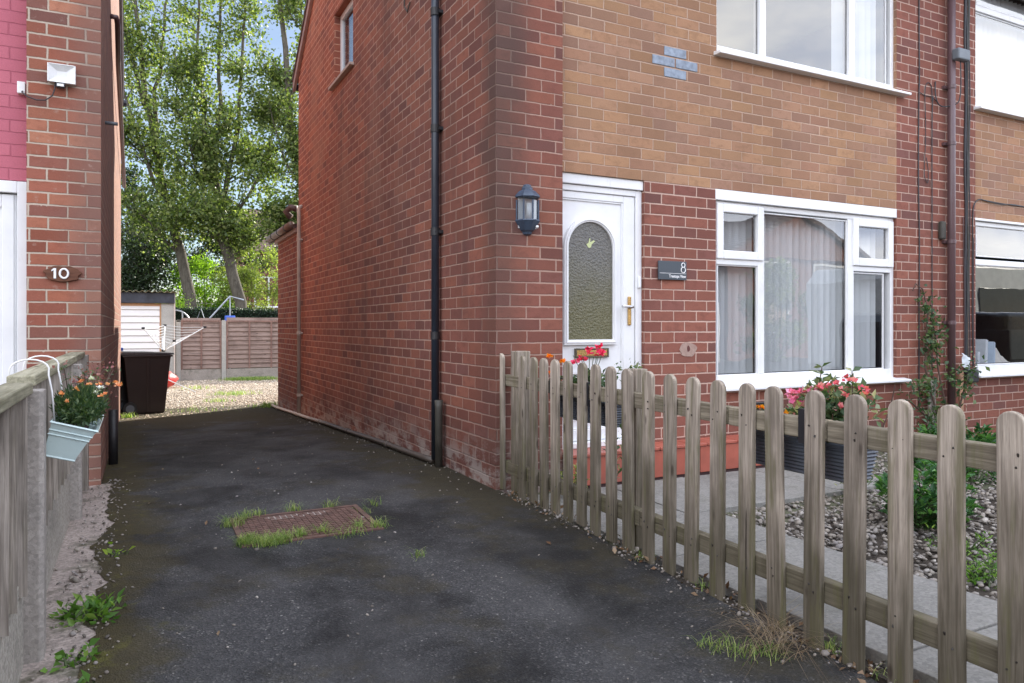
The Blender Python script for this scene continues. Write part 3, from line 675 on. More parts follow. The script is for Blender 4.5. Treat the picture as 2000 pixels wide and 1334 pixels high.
# small bird sticker on the glass
bp = [(0, 0), (.02, .012), (.03, .05), (.038, .05), (.036, .018), (.07, .035), (.085, .03), (.05, .0), (.045, -.022), (.025, -.03), (.012, -.018)]
b = MB(); b.prism([(cxg - .035 + p_ * .9, 1.70 + q_ * .9) for p_, q_ in bp], yl + .0015, yl + .004, 'y'); b.build('bird_sticker', plain('pale_sticker', (.55, .6, .3), .5), door)
M['brass'] = plain('brass', (.55, .38, .16), .25, metal=1); M['chrome'] = plain('chrome', (.6, .6, .6), .2, metal=1)
b = MB(); b.box(1.19, 1.222, yl - .012, yl, 1.10, 1.32); hp = b.build('handle_plate', M['brass'], door, .006)
b = MB(); b.tube([(1.206, yl - .005, 1.238), (1.206, yl - .05, 1.238), (1.195, yl - .055, 1.24), (1.11, yl - .05, 1.243)], [.012, .011, .011, .009], 10); b.build('lever', M['chrome'], hp, smooth=True)
b = MB(); rectring(b, .725, 1.02, .86, .93, .012, yl - .006, yl + .017); lb = b.build('letterbox', M['rubber'] if 0 else plain('dark_brass', (.12, .10, .07), .4, metal=.6), door, .003)
b = MB(); b.box(.737, 1.008, yl - .002, yl + .012, .872, .918); b.build('flap', M['brass'], lb, .003)
b = MB(); b.box(1.276, 1.304, y - .018, y, 1.385, 1.475); bell = b.build('doorbell', M['pvc'], door, .01, seg=4)

# step: red clay tiles
M['tile'] = plain('red_tile', (.36, .095, .062), .45, var=.15, scale=6, dirt=(.25, .09, .07)); M['joint'] = plain('dark_joint', (.06, .03, .03), .9)
st = thing('door_step', 'terracotta tiled step running along the foot of the front wall', 'step', (1.4, 0, 0))
b = MB(); b.box(.525, 2.38, -.088, .112, -.1, .188); b.build('core', M['joint'], st)
b = MB(); x = .44 + .09
while x < 2.37:
    xa = min(x + .226, 2.385); b.box(x + .002, xa - .002, -.10, -.078, -.022 + random.uniform(0, .003), .176); x += .23
b.build('riser_tiles', M['tile'], st, .003)
b = MB(); x = .53
while x < 2.37:
    xa = min(x + .15, 2.385); b.box(x + .002, xa - .002, -.112, .11, .180, .204); x += .152
b.build('tread_tiles', M['tile'], st, .005)

# rear outhouse
oh = thing('outhouse', 'low orange brick outhouse at the back end of the red gable wall', 'outhouse', (1, 7.6, 0))
b = MB(); b.box(.0, 2.4, 6.7205, 8.5, -.5, 2.52); b.box(.45, 2.4, 8.5, 9.55, -.5, 2.5)  # second block is unseen, added to shape the shadow across the drive
b.build('wall', brick('orange_red_brick', [(.30, .085, .04), (.24, .06, .035), (.20, .055, .035), (.33, .10, .05), (.26, .07, .04)], (.46, .33, .25), base=.25), oh)
b = MB(); b.prism([(-.07, 2.55), (2.5, 3.3), (2.5, 3.36), (-.07, 2.61)], 6.72, 9.05, 'y'); b.build('roof', M['tiles'], oh)
b = MB(); b.box(-.045, -.005, 6.73, 8.56, 2.50, 2.60); b.build('fascia', M['barge'], oh)
MB().tube([(-.10, 6.76, 2.60), (-.10, 8.8, 2.60)], .055, 12).build('gutter', plain('brown_gutter', (.20, .13, .10), .4), oh, smooth=True)
for yq in (7.1, 7.7, 8.3): MB().tube([(-.10, yq, 2.60), (-.10, yq + .03, 2.60)], .062, 12).build('gutter_clip', M['rubber'], oh)
MB().tube([(-.10, 6.80, 2.72), (-.16, 6.84, 2.80), (-.10, 6.78, 2.86), (-.02, 6.74, 2.84)], .05, 10).build('gutter_elbow', plain('rusty_brown', (.12, .07, .06), .6), oh, smooth=True)

# pipes fixed to the gable wall (parts of the house)
def bend(pts_, n=6):
    return pts_
p_ = MB(); p_.tube([(-.052, .988, .05), (-.052, .988, 5.1)], .031, 14)
bp_ = p_.build('black_downpipe', M['blackpipe'], house, smooth=True)
b = MB()
for z in (3.56, 2.645, 1.835, 1.02):
    b = MB(); b.tube([(-.052, .988, z - .03), (-.052, .988, z + .03)], .037, 14)
    if z > 1.1: b.box(-.04, 0, .945, 1.031, z - .012, z + .012)
    b.build('pipe_clip', M['rubber'], bp_)
b = MB(); b.tube([(-.056, .90, -.02), (-.056, .90, .46), (-.056, .90, .52)], [.030, .030, .034], 14); b.build('pipe_stub', M['greypipe'], house, smooth=True)
b = MB(); b.tube([(-.045, 6.458, -.17), (-.045, 6.458, 2.78), (-.035, 6.458, 2.83), (0.01, 6.458, 2.84)], .027, 12); wp_ = b.build('cream_soil_pipe', M['whitepipe'], house, smooth=True)
b = MB()
for z in (2.35, 1.0, .1):
    b = MB(); b.tube([(-.045, 6.458, z - .02), (-.045, 6.458, z + .02)], .033, 12); b.box(-.03, 0, 6.40, 6.51, z - .01, z + .01)
    b.build('pipe_clip', M['whitepipe'], wp_)
b = MB(); ys_ = np.linspace(8.75, 1.0, 30); b.tube([(-.065 + .006 * math.sin(q * 3), q, gz(q) + .035) for q in ys_], .024, 10)
for q in (8.2, 6.5, 5.0, 3.6, 2.2): b.tube([(-.065, q - .035, gz(q) + .035), (-.065, q + .035, gz(q) + .035)], .030, 10)
b.build('floor_waste_pipe', M['longpipe'], house, smooth=True)
# small cable dangling under the eaves of the gable
b = MB(); b.tube([(-.01, 1.85, 5.2), (-.014, 1.85, 3.95), (-.02, 1.75, 3.86), (-.012, 1.70, 3.93)], .006, 6); b.build('dangling_cable', M['greypipe'], house)

# neighbour (number 6)
h6 = thing('brick_house', 'adjoining brick house beyond the brown downpipe on the right', 'house', (8, 3, 0))
A1 = (5.52, 7.75, .60, 2.21); A2 = (5.52, 7.75, 3.34, 4.72)
b = MB(); wall(b, 'y', SY, 5.521, 11, -.3, 2.208, [(5.5209, 7.75, .60, 2.2081)], .12, -1); b.build('wall', M['brick_front'], h6)
b = MB(); wall(b, 'y', SY, 5.521, 11, 2.208, 4.9, [(5.5209, 7.75, 3.34, 4.72)], .12, -1); b.box(5.53, 7.75, SY + .001, SY + .12, 2.2085, 2.213); b.build('tan_panel', M['tan'], h6)
roof(h6, 5.5, 11.1, 0, 6.72, 4.88)
front_window(h6, A1, .085, [(5.60, 7.2, .70, 1.72), (5.62, 6.52, 1.83, 2.13), (6.60, 7.55, 1.83, 2.13)], [], [], [(5.56, 7.7, 1.73, 1.79)], head=2.18, blind=False)
fw = front_window(h6, A2, .075, [(5.59, 7.45, 3.42, 4.34), (5.62, 7.45, 4.44, 4.66)], [], [], [(5.56, 7.7, 4.36, 4.42)], gm='glass_up')
# things on the neighbour's inner sill
M['paper'] = plain('white_card', (.62, .66, .70), .7, scale=12)
M['cloth'] = plain('crumpled_cloth', (.55, .54, .5), .9, scale=12, bump=.01, bscale=14)
for i, (x, w_, h_, t, lb_) in enumerate([(5.70, .10, .29, 0, 'thin white folder stood nearest the window edge on the neighbour sill'), (5.84, .05, .20, .05, 'small white card standing in front of the folders on the sill'),
                      (5.97, .09, .33, .12, 'tall pale folder leaning right on the neighbour sill'), (6.12, .13, .30, .10, 'wide pale blue folder leaning on the neighbour sill')]):
    o = MB().box(-w_ / 2, w_ / 2, -.10, .10, 0, h_).build('folder', M['paper'] if i != 3 else plain('pale_blue_card', (.45, .55, .66), .6), None, .004)
    o.location = (x, .38, .622); o.rotation_euler = (0, t, .15 * i); tag(o, lb_, 'folder', 'folders on the neighbour window sill')
b = MB(); NU, NV = 20, 12
V = [(6.05 + .75 * i / NU, .42 + .42 * j / NV, .62 + .30 * math.sin(math.pi * i / NU) ** .6 * math.sin(math.pi * (j + .5) / (NV + 1)) + .07 * mnoise.noise(Vector((i * .45, j * .45, 2)))) for j in range(NV + 1) for i in range(NU + 1)]
b.add(V, [(j * (NU + 1) + i, j * (NU + 1) + i + 1, (j + 1) * (NU + 1) + i + 1, (j + 1) * (NU + 1) + i) for j in range(NV) for i in range(NU)])
tag(b.build('cloth_pile', M['cloth'], smooth=True), 'crumpled pale cloth heaped behind the folders on the sill', 'cloth')
# brown downpipe and cables on the party pier: parts of house 8
b = MB(); b.tube([(5.03, .058, -.1), (5.03, .058, 5.0)], .036, 16)
dpp = b.build('brown_downpipe', M['brownpipe'], house, smooth=True)
b = MB()
for z in (3.46, 1.93, 1.43 - .3 + .0, 2.9 + .0):
    b = MB(); b.tube([(5.03, .058, z - .018), (5.03, .058, z + .018)], .041, 16); b.box(4.965, 5.095, .09, .116, z - .014, z + .014)
    b.build('pipe_clip', M['brownpipe'], dpp)
b = MB(); b.box(4.985, 5.175, -.045, .03, 3.705, 3.815); bx = b.build('sensor_box', M['greybox'], house, .015, seg=3)
def cab(pts_, r=.005, m='cable', nm='cable'):
    # smooth through points
    P = [Vector(p) for p in pts_]; out = []
    for i in range(len(P) - 1):
        a, b_, c_, d_ = P[max(i - 1, 0)], P[i], P[i + 1], P[min(i + 2, len(P) - 1)]
        for k in range(6):
            t = k / 6; out.append(.5 * ((2 * b_) + (c_ - a) * t + (2 * a - 5 * b_ + 4 * c_ - d_) * t * t + (3 * b_ - a - 3 * c_ + d_) * t ** 3))
    out.append(P[-1]); return MB().tube(out, r, 6).build(nm, M[m], house, smooth=True)
yc = .107
cab([(4.61, yc, 5.0), (4.60, yc, 4.2), (4.605, yc, 3.45), (4.60, yc, 3.40), (4.59, yc, 2.6), (4.605, yc, 1.9), (4.60, yc, 1.2), (4.6, yc, .3)], .006)
cab([(4.815, yc, 3.35), (4.80, yc, 3.1), (4.80, yc, 2.2), (4.80, yc, 1.5), (4.80, yc, .2)], .005)
cab([(4.70, yc, 3.1), (4.69, yc, 3.38), (4.73, yc, 3.47), (4.79, yc, 3.44), (4.80, yc, 3.3)], .004)
cab([(4.70, yc, 3.1), (4.70, yc, 2.9), (4.68, yc, 2.6), (4.70, yc, 2.52), (4.735, yc, 2.50), (4.74, yc, 2.62), (4.71, yc, 2.74)], .0035)
cab([(4.85, yc, 3.5), (4.84, yc - .01, 3.36), (4.88, yc - .02, 3.27), (4.97, yc - .04, 3.26), (5.06, .01, 3.30), (5.085, .0, 3.45), (5.08, .0, 3.70)], .006)
cab([(4.60, yc, 3.36), (4.70, yc, 3.34), (4.80, yc, 3.34), (4.92, yc, 3.28)], .004)
for i, dx in enumerate((-.028, -.012, .004, .02)):
    cab([(5.36 + dx + .008 * math.sin(k * 1.7 + i * 2), yc - .005 * i, z) for k, z in enumerate(np.linspace(5.0, .62, 14))], .009 if i < 3 else .006, 'cable' if i != 2 else 'greypipe')
cab([(5.30, yc, 2.2), (5.32, yc, 1.2), (5.31, yc, .62)], .004, 'cabler')
cab([(5.47, yc, .6), (5.455, yc, 1.2), (5.46, yc, 1.9), (5.46, yc, 2.2), (5.48, yc, 2.33), (5.56, yc, 2.395), (5.7, yc, 2.395), (6.0, yc, 2.385), (6.6, yc, 2.385), (7.5, yc, 2.39)], .006)
cab([(5.60, yc, 2.40), (5.9, yc - .01, 2.372), (6.2, yc, 2.392), (6.6, yc, 2.37)], .004)
cab([(5.48, yc, .6), (5.475, yc, 1.3), (5.48, yc, 2.0)], .004, 'cabler')
b = MB(); b.box(5.32, 5.50, .06, .115, .52, .66); b.build('junction_box', M['cable'], house, .02, seg=3)
b = MB(); b.box(4.90, 4.975, .07, .115, 1.95, 2.13); b.build('pipe_bracket', M['greypipe'], house, .015)
# mortar smear patch by the door, and the four painted bricks
b = MB()
for (xa, xb, za) in ((1.52, 1.735, 3.206), (1.395, 1.61, 3.1235), (1.625, 1.84, 3.1235), (1.51, 1.725, 3.041)):
    pass
k0 = [(1.50, 39), (1.385, 38), (1.614, 38), (1.50, 37)]
for i, (xa, k) in enumerate(k0):
    z = -.024 + k * BC
    b.box(xa + .006, xa + BL - .006, SY - .007, SY + .02, z + .006, z + BC - .006)
b.build('painted_bricks', M['lead'], house, .004)
n = N('old_mortar', .9); n.col(n.mix(n.noise(n.pos(), 30, 5, .7), (.22, .12, .095), (.46, .34, .28))); n.bump(n.noise(n.pos(), 60, 4), .003); M['oldmortar'] = n.m
def blob(cx_, cz_, rx, rz_, seed, n_=26, a0=0, a1=6.283):
    return [(cx_ + rx * (1 + .28 * mnoise.noise(Vector((math.cos(t) * 1.8, math.sin(t) * 1.8, seed)))) * math.cos(t), cz_ + rz_ * (1 + .28 * mnoise.noise(Vector((math.cos(t) * 1.8, math.sin(t) * 1.8, seed + 5)))) * math.sin(t)) for t in np.linspace(a0, a1, n_, endpoint=False)]
b = MB(); b.prism(blob(1.745, .91, .078, .060, 2.6), SY - .004, SY + .01, 'y'); b.build('mortar_patch', M['oldmortar'], house)
b = MB(); b.prism(blob(1.745, .915, .014, .025, 4), SY - .006, SY + .01, 'y'); b.build('patch_hole', plain('patch_hole', (.12, .04, .035), .9), house)

# wall lantern
M['navy'] = plain('navy_lamp_paint', (.045, .065, .10), .4, var=.2, scale=30)
lan = thing('wall_lantern', 'navy half lantern with glass panes on the brick pier beside the white door', 'wall lamp', (.235, 0, 1.9))
cx_ = .235
def half(b, prof, n=6):  # half-hex bodies against the wall (wall plane y=0)
    V = []; F = []
    for r, z in prof:
        for k in range(n + 1):
            t = math.pi + math.pi * k / n; V.append((cx_ + r * math.cos(t), r * math.sin(t) * 1.05, z))
    m_ = n + 1
    for i in range(len(prof) - 1):
        for k in range(n): F.append((i * m_ + k, i * m_ + k + 1, (i + 1) * m_ + k + 1, (i + 1) * m_ + k))
    F.append(tuple(range(m_))); F.append(tuple((len(prof) - 1) * m_ + k for k in reversed(range(m_)))); b.add(V, F)
b = MB(); half(b, [(.084, 1.965), (.092, 1.972), (.086, 1.985), (.060, 2.012), (.040, 2.022), (.040, 2.035), (.030, 2.045), (.028, 2.056), (.012, 2.062)], 4); b.build('lamp_cap', M['navy'], lan)
b = MB(); half(b, [(.080, 1.817), (.088, 1.816), (.092, 1.808), (.086, 1.800), (.076, 1.785), (.05, 1.745), (.036, 1.735), (.030, 1.72), (.010, 1.712)], 4); b.build('lamp_base', M['navy'], lan)
b = MB()
for k in range(5):
    t = math.pi + math.pi * k / 4; b.tube([(cx_ + .080 * math.cos(t), .084 * math.sin(t), 1.81), (cx_ + .080 * math.cos(t), .084 * math.sin(t), 1.95)], .0065, 6)
b.build('lamp_bars', M['navy'], lan)
b = MB(); V = []
for k in range(5):
    t = math.pi + math.pi * k / 4; V += [(cx_ + .077 * math.cos(t), .08 * math.sin(t), 1.815), (cx_ + .077 * math.cos(t), .08 * math.sin(t), 1.948)]
b.add(V, [(2 * k, 2 * k + 2, 2 * k + 3, 2 * k + 1) for k in range(4)]); b.build('lamp_pane', M['lampglass'], lan)
b = MB(); b.tube([(cx_, -.03, 1.82), (cx_, -.03, 1.93)], .018, 12); b.build('bulb', M['white_paint'], lan, smooth=True)
b = MB(); b.box(cx_ - .07, cx_ + .07, -.006, 0, 1.76, 1.99); b.build('back_plate', plain('lamp_back', (.45, .45, .45), .4), lan)
b = MB(); b.tube([(cx_ + .035, -.072, 1.768), (cx_ + .04, -.082, 1.764)], .010, 10); b.build('sensor', M['white_paint'], lan, smooth=True)
# text helper
def text(body, size, loc, m, parent, rot=(R(90), 0, 0), extrude=.001, align='LEFT', sx=1, bold=0, name='lettering', sp=1):
    cu = bpy.data.curves.new(name, 'FONT'); cu.body = body; cu.size = size; cu.extrude = extrude; cu.align_x = align; cu.offset = bold; cu.space_character = sp
    t = bpy.data.objects.new(name, cu); C.objects.link(t)
    dg = bpy.context.evaluated_depsgraph_get(); me = bpy.data.meshes.new_from_object(t.evaluated_get(dg)); bpy.data.objects.remove(t)
    me.transform(Matrix.Translation(loc) @ Euler(rot).to_matrix().to_4x4() @ Matrix.Diagonal((sx, 1, 1, 1))); me.materials.clear(); me.materials.append(m)
    o = bpy.data.objects.new(name, me); C.objects.link(o); par(o, parent); return o
sg = thing('house_sign', 'slate grey sign reading 8 Treetops View between the door and the window', 'sign', (1.575, .116, 1.53))
b = MB(); b.box(1.435, 1.712, .094, .104, 1.455, 1.60); b.box(1.45, 1.70, .104, .116, 1.47, 1.585); b.build('plate', plain('slate_sign', (.055, .07, .085), .35, var=.05, bump=0), sg, .002)
M['letter'] = plain('white_letter', (.8, .8, .8), .4, var=.02, bump=0)
# the figure 8 drawn as two thin rings
b = MB()
for (cz_, rr) in ((1.572, .0165), (1.534, .0215)):
    pp = [(1.677 + rr * math.cos(t), .0925, cz_ + rr * 1.02 * math.sin(t)) for t in np.linspace(0, 2 * math.pi, 28)]
    b.tube(pp, .0036, 6)
b.build('numeral', M['letter'], sg)
b = MB(); b.box(1.448, 1.705, .0925, .094, 1.5035, 1.5062); b.build('rule', M['letter'], sg)
text('Treetops View', .0335, (1.703, .0935, 1.472), M['letter'], sg, align='RIGHT', sx=.83, bold=.0004)

# ---------------------------------------------------------------- number 10
h10 = thing('brick_house', 'orange brick and pink painted house number 10 left of the drive', 'house', (-5, 4, 0))
LY = 1.46; LX = -2.363
b = MB(); b.box(-2.80, LX, LY, LY + .25, -.3, 6.2); wall(b, 'x', LX, LY + .25, 8.8, -.5, 4.9, [], .12, 1); b.add([(LX, LY + .25, 4.9), (LX, 8.8, 4.9), (LX, 5.15, 7.6)], [(0, 1, 2)])
b.build('wall', M['brick10'], h10)
b = MB(); wall(b, 'y', LY + .116, -9, -2.80, 2.085, 6.0, [], .12, -1); b.box(-4.2, -2.8, LY + .117, LY + .25, 2.085, 2.10); b.box(-9, -3.9, LY + .15, LY + .25, -.3, 2.08); b.build('pink_wall', M['pink'], h10)
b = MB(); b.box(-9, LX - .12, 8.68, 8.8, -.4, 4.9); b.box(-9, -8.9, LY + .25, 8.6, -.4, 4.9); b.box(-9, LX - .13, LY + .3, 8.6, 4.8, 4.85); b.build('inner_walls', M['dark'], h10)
roof(h10, -9, LX + .05, LY, 8.8, 4.9)
b = MB()
for (ya, za), (yb, zb) in (((9.0, 4.76), (5.13, 7.5)), ((5.13, 7.5), (1.26, 4.76))): b.prism([(ya, za - .10), (yb, zb - .10), (yb, zb + .08), (ya, za + .08)], LX + .005, LX + .04, 'x')
b.build('bargeboard', plain('grey_barge', (.16, .17, .20), .5), h10)
MB().tube([(-9, 9.06, 4.72), (LX + .08, 9.06, 4.72)], .055, 10).build('back_gutter', M['blackpipe'], h10)
# plank door / garage door frame at far left
b = MB(); yd = LY + .13
b.box(-2.865, -2.802, yd - .03, yd + .06, -.1, 2.08); b.box(-3.95, -2.865, yd - .03, yd + .06, 2.0, 2.08)
dr = b.build('white_door_frame', M['pvc'], h10, .005)
b = MB(); b.box(-3.9, -2.87, yd + .01, yd + .05, -.1, 1.995)
x = -2.87
b.box(-2.955, -2.885, yd - .005, yd + .01, -.1, 1.99); b.box(-3.9, -2.955, yd - .005, yd + .01, 1.90, 1.99)
b.box(-3.9, -2.99, yd - .0, yd + .012, .0, 1.86)
b.build('door_leaf', M['pvc'], dr, .006)
# floodlight
fl = thing('floodlight', 'white flat floodlight with sensor on the orange brick pier', 'floodlight', (-2.59, LY, 2.8))
M['flw'] = plain('floodlight_white', (.75, .75, .74), .3, bump=0); M['fldark'] = plain('sensor_black', (.03, .035, .045), .4)
b = MB(); rectring(b, -2.677, -2.512, 2.745, 2.872, .007, LY - .056, LY - .02); b.box(-2.67, -2.519, LY - .03, LY - .02, 2.752, 2.865); b.prism([(-2.63, 2.77), (-2.56, 2.77), (-2.56, 2.84), (-2.63, 2.84)], LY - .0199, LY, 'y'); fb = b.build('body', M['flw'], fl, .003)
b = MB(); o_ = [(-2.670, 2.752), (-2.519, 2.752), (-2.519, 2.865), (-2.670, 2.865)]; i_ = [(-2.622, 2.789), (-2.567, 2.789), (-2.567, 2.828), (-2.622, 2.828)]
V = [(x, LY - .053, z) for x, z in o_] + [(x, LY - .032, z) for x, z in i_]
b.add(V, [(0, 1, 5, 4), (1, 2, 6, 5), (2, 3, 7, 6), (3, 0, 4, 7), (4, 5, 6, 7)])
b.build('reflector', plain('reflector', (.66, .66, .66), .3, bump=0), fl)
b = MB(); b.box(-2.625, -2.575, LY - .06, LY - .02, 2.713, 2.742); sn = b.build('sensor', M['fldark'], fl, .004)
b = MB(); b.box(-2.62, -2.58, LY - .064, LY - .06, 2.718, 2.736); b.build('sensor_lens', M['white_paint'], sn, .002)
jb = thing('junction_box', 'small white electrical box at the edge of the pink wall', 'socket box', (-2.84, LY + .116, 2.71))
b = MB(); b.box(-2.862, -2.815, LY + .07, LY + .116, 2.675, 2.755); b.build('box', M['flw'], jb, .004)
b = MB(); P = [(-2.83, LY + .07, 2.69), (-2.825, LY - .02, 2.66), (-2.79, LY - .03, 2.63), (-2.74, LY - .03, 2.615), (-2.69, LY - .03, 2.62), (-2.65, LY - .03, 2.655), (-2.635, LY - .04, 2.70), (-2.63, LY - .04, 2.745)]
b.tube(P, .004, 6); b.build('flex', M['cable'], jb, smooth=True)
# plaque 10
pq = thing('house_number_plaque', 'oval wooden plaque with white number 10 on the orange brick pier', 'number plaque', (-2.585, LY, 1.45))
b = MB(); N_ = 36
pl = [(-2.59 + (.107 + .008 * math.sin(5 * t) + .006 * math.sin(9 * t + 1)) * (abs(math.cos(t)) ** .8) * (1 if math.cos(t) > 0 else -1), 1.452 + (.054 + .003 * math.sin(7 * t)) * math.sin(t)) for t in np.linspace(0, 2 * math.pi, N_, endpoint=False)]
b.prism(pl, LY - .022, LY - .002, 'y'); b.build('plank', M['plank10'], pq, .004)
b = MB(); b.box(-2.642, -2.628, LY - .030, LY - .022, 1.418, 1.487); b.prism([(-2.642, 1.487), (-2.655, 1.474), (-2.655, 1.466), (-2.642, 1.474)], LY - .030, LY - .022, 'y')
zr = [(-2.582 + .0245 * math.cos(t), LY - .026, 1.4525 + .0315 * math.sin(t)) for t in np.linspace(0, 2 * math.pi, 30)]
b.tube(zr, .0068, 8); b.build('numeral', M['letter'], pq)
# pipes on number 10's side wall
b = MB(); b.tube([(LX + .0, 3.5, 4.03), (LX + .05, 3.5, 4.03), (LX + .06, 3.6, 4.00), (LX + .05, 4.4, 3.86), (LX + .05, 8.7, 3.3)], .025, 10); b.build('waste_pipe', M['brownpipe'], h10, smooth=True)
b = MB(); b.tube([(LX, 2.2, 2.70), (LX + .09, 2.2, 2.70)], .014, 8); b.build('overflow_pipe', M['greybox'], h10, smooth=True)
b = MB(); b.tube([(LX + .05, 2.5, -.10), (LX + .05, 2.5, .40)], [.036, .036], 14); b.build('drain_pipe', M['rubber'], h10, smooth=True)

# ---------------------------------------------------------------- left fence
lf = thing('panel_fence', 'grey weathered board fence with concrete posts along the left of the drive', 'fence', (-2.43, -1.5, 0))
POSTS = [-3.38, -1.45, .46]
for yq in POSTS + [1.30]:
    b = MB(); x0, x1 = -2.53, -2.42
    h_ = .875 if yq != 1.30 else .86
    if yq == 1.30: b.box(-2.48, -2.43, yq - .04, yq + .04, -.05, .9)
    else: b.prism([(x0, yq - .05), (x1 - .012, yq - .05), (x1, yq - .035), (x1, yq + .035), (x1 - .012, yq + .05), (x0, yq + .05)], -.15, h_, 'z')
    b.build('post', M['concrete'] if yq != 1.30 else M['boardz'], lf, .004)
for i, (ya, yb, zb, zc) in enumerate([(-5.3, -3.44, .22, .84), (-3.32, -1.51, .235, .865), (-1.39, .40, .315, .885), (.52, 1.27, .33, .885)]):
    b = MB(); y = ya; kk = 0
    while y < yb - .02:
        kk += 1; w_ = random.uniform(.08, .105); y2 = min(y + w_, yb); t = random.uniform(-.003, .003) + (.010 if kk % 2 else -.008); dz = random.uniform(-.012, .01)
        # feather edge board
        b.prism([(-2.492 + t, y), (-2.464 + t, y), (-2.476 + t, y2 - .010), (-2.492 + t, y2 - .010)], zb + dz, zc, 'z'); y = y2
    pn = b.build('board_panel', M['boardz'], lf)
    b = MB(); b.box(-2.535, -2.450, ya - .03, yb + .03 if i != 1 else yb + .02, zc, zc + .038); b.build('cap_rail', M['capwood'], pn, .006)
    b = MB(); b.box(-2.53, -2.494, ya, yb, zc - .12, zc - .05); b.box(-2.53, -2.494, ya, yb, zb + .05, zb + .12); b.build('back_rail', M['capwood'], pn)
    b = MB(); b.box(-2.515, -2.475, ya, yb, -.2, zb + .03); b.build('gravel_board', M['gravelboard'], lf, .004)

# ---------------------------------------------------------------- picket fence
pf = thing('picket_fence', 'weathered round topped picket fence between the drive and the front garden', 'fence', (.05, -1.6, 0))
FX = .04
PY = [-.009, -.21, -.295, -.45, -.585, -.717, -.859, -.999, -1.135, -1.286, -1.432, -1.588, -1.743, -1.893, -2.057, -2.223, -2.382, -2.551, -2.719, -2.891, -3.059, -3.235, -3.41, -3.58, -3.75, -3.92, -4.09, -4.26]
def picket_mesh(h, w_=.078, t=.022):
    b = MB(); r = w_ / 2; pl = [(-r, 0), (r, 0)] + [(r * math.cos(a), h - r + r * math.sin(a)) for a in np.linspace(0, math.pi, 13)]
    b.prism(pl, -t / 2, t / 2, 'x'); return b
NAIL = plain('nail_head', (.03, .025, .02), .5)
for i, yq in enumerate(PY):
    ztop = np.interp(yq, [-3.3, -2, -1, 0], [.853, .866, .893, .911]); zbot = gz(yq) - random.uniform(-.012, .02)
    if i == 1: continue
    hh_ = ztop - zbot; b = picket_mesh(hh_, .078 if i != 2 else .074)
    b.v = [(x + FX + (z / hh_) * 0, yy_, z) for x, yy_, z in b.v]
    o = b.build('picket', M['picket'], None, .004); o.location = (0, yq, zbot); o.rotation_euler = (random.uniform(-.012, .012), random.uniform(-.006, .006), random.uniform(-.03, .03))
    par(o, pf)
    for zz in (.70, .73, .13, .16):
        dy = random.choice([-1, 1]) * random.uniform(.008, .02)
        MB().tube([(FX - .0125, yq + dy, zz + random.uniform(-.01, .01)), (FX - .009, yq + dy, zz)], .0032, 8).build('nail', NAIL, o)
RX0, RX1 = FX + .013, FX + .060
def rail(z0, z1, segs, nm):
    for a, a2 in segs:
        b = MB(); V = []; N_ = 10
        for k in range(N_ + 1):
            y_ = a + (a2 - a) * k / N_; dz = .0035 * mnoise.noise(Vector((0, y_ * 3, z0 * 9))) + gz(y_) * .25 + .02 * (1 if y_ > -1 else 0) * 0
            V += [(RX0, y_, z0 + dz), (RX1, y_, z0 + dz), (RX1, y_, z1 + dz), (RX0, y_, z1 + dz)]
        F = [(4 * k + q, 4 * k + (q + 1) % 4, 4 * k + 4 + (q + 1) % 4, 4 * k + 4 + q) for k in range(N_) for q in range(4)] + [(3, 2, 1, 0), (4 * N_, 4 * N_ + 1, 4 * N_ + 2, 4 * N_ + 3)]
        b.add(V, F); b.build(nm, M['raily'], pf, .004)
rail(.695, .77, [(.10, -2.10), (-2.108, -2.592), (-2.60, -4.35)], 'rail')
rail(.115, .195, [(.10, -1.50), (-1.505, -4.35)], 'rail')
b = MB(); b.box(.055, .155, -.20, -.11, -.12, .93); b.build('post', M['picket'], pf, .006)
b = MB(); b.box(.105, .18, -1.405, -1.335, -.12, .875); b.build('post', M['picket'], pf, .006)
b = MB(); b.box(.115, .19, -3.48, -3.40, -.12, .86); b.build('post', M['picket'], pf, .006)

# ---------------------------------------------------------------- planting
def rand_in(c, r, n, shape=1):
    v = rng.normal(size=(n, 3)); v /= np.linalg.norm(v, axis=1)[:, None]; v *= rng.random((n, 1)) ** (1 / 3 * shape); return np.array(c) + v * np.array(r)
def flowerhead(P, size, n=9):
    out = []; D = []
    for p in P:
        for k in range(n):
            d = rng.normal(size=3); d[2] = abs(d[2]) * .8; d /= np.linalg.norm(d); out.append(np.array(p) + d * size * .12); D.append(d)
    return np.array(out), np.array(D)
def flowers(name, P, size, m, parent, n=9):
    for p in P:
        a, D = flowerhead([p], size, n); leaves(name, a, size * .62, M[m], parent, up=.2, aspect=.9, D=D)
def stems(name, pairs, r, m, parent):
    b = MB()
    for a, c in pairs:
        a = Vector(a); c = Vector(c); mid = (a + c) / 2 + Vector((random.uniform(-.02, .02), random.uniform(-.02, .02), random.uniform(-.01, .02)))
        b.tube([a, mid, c], [r, r * .8, r * .6], 5, cap=False)
    return b.build(name, M[m], parent)

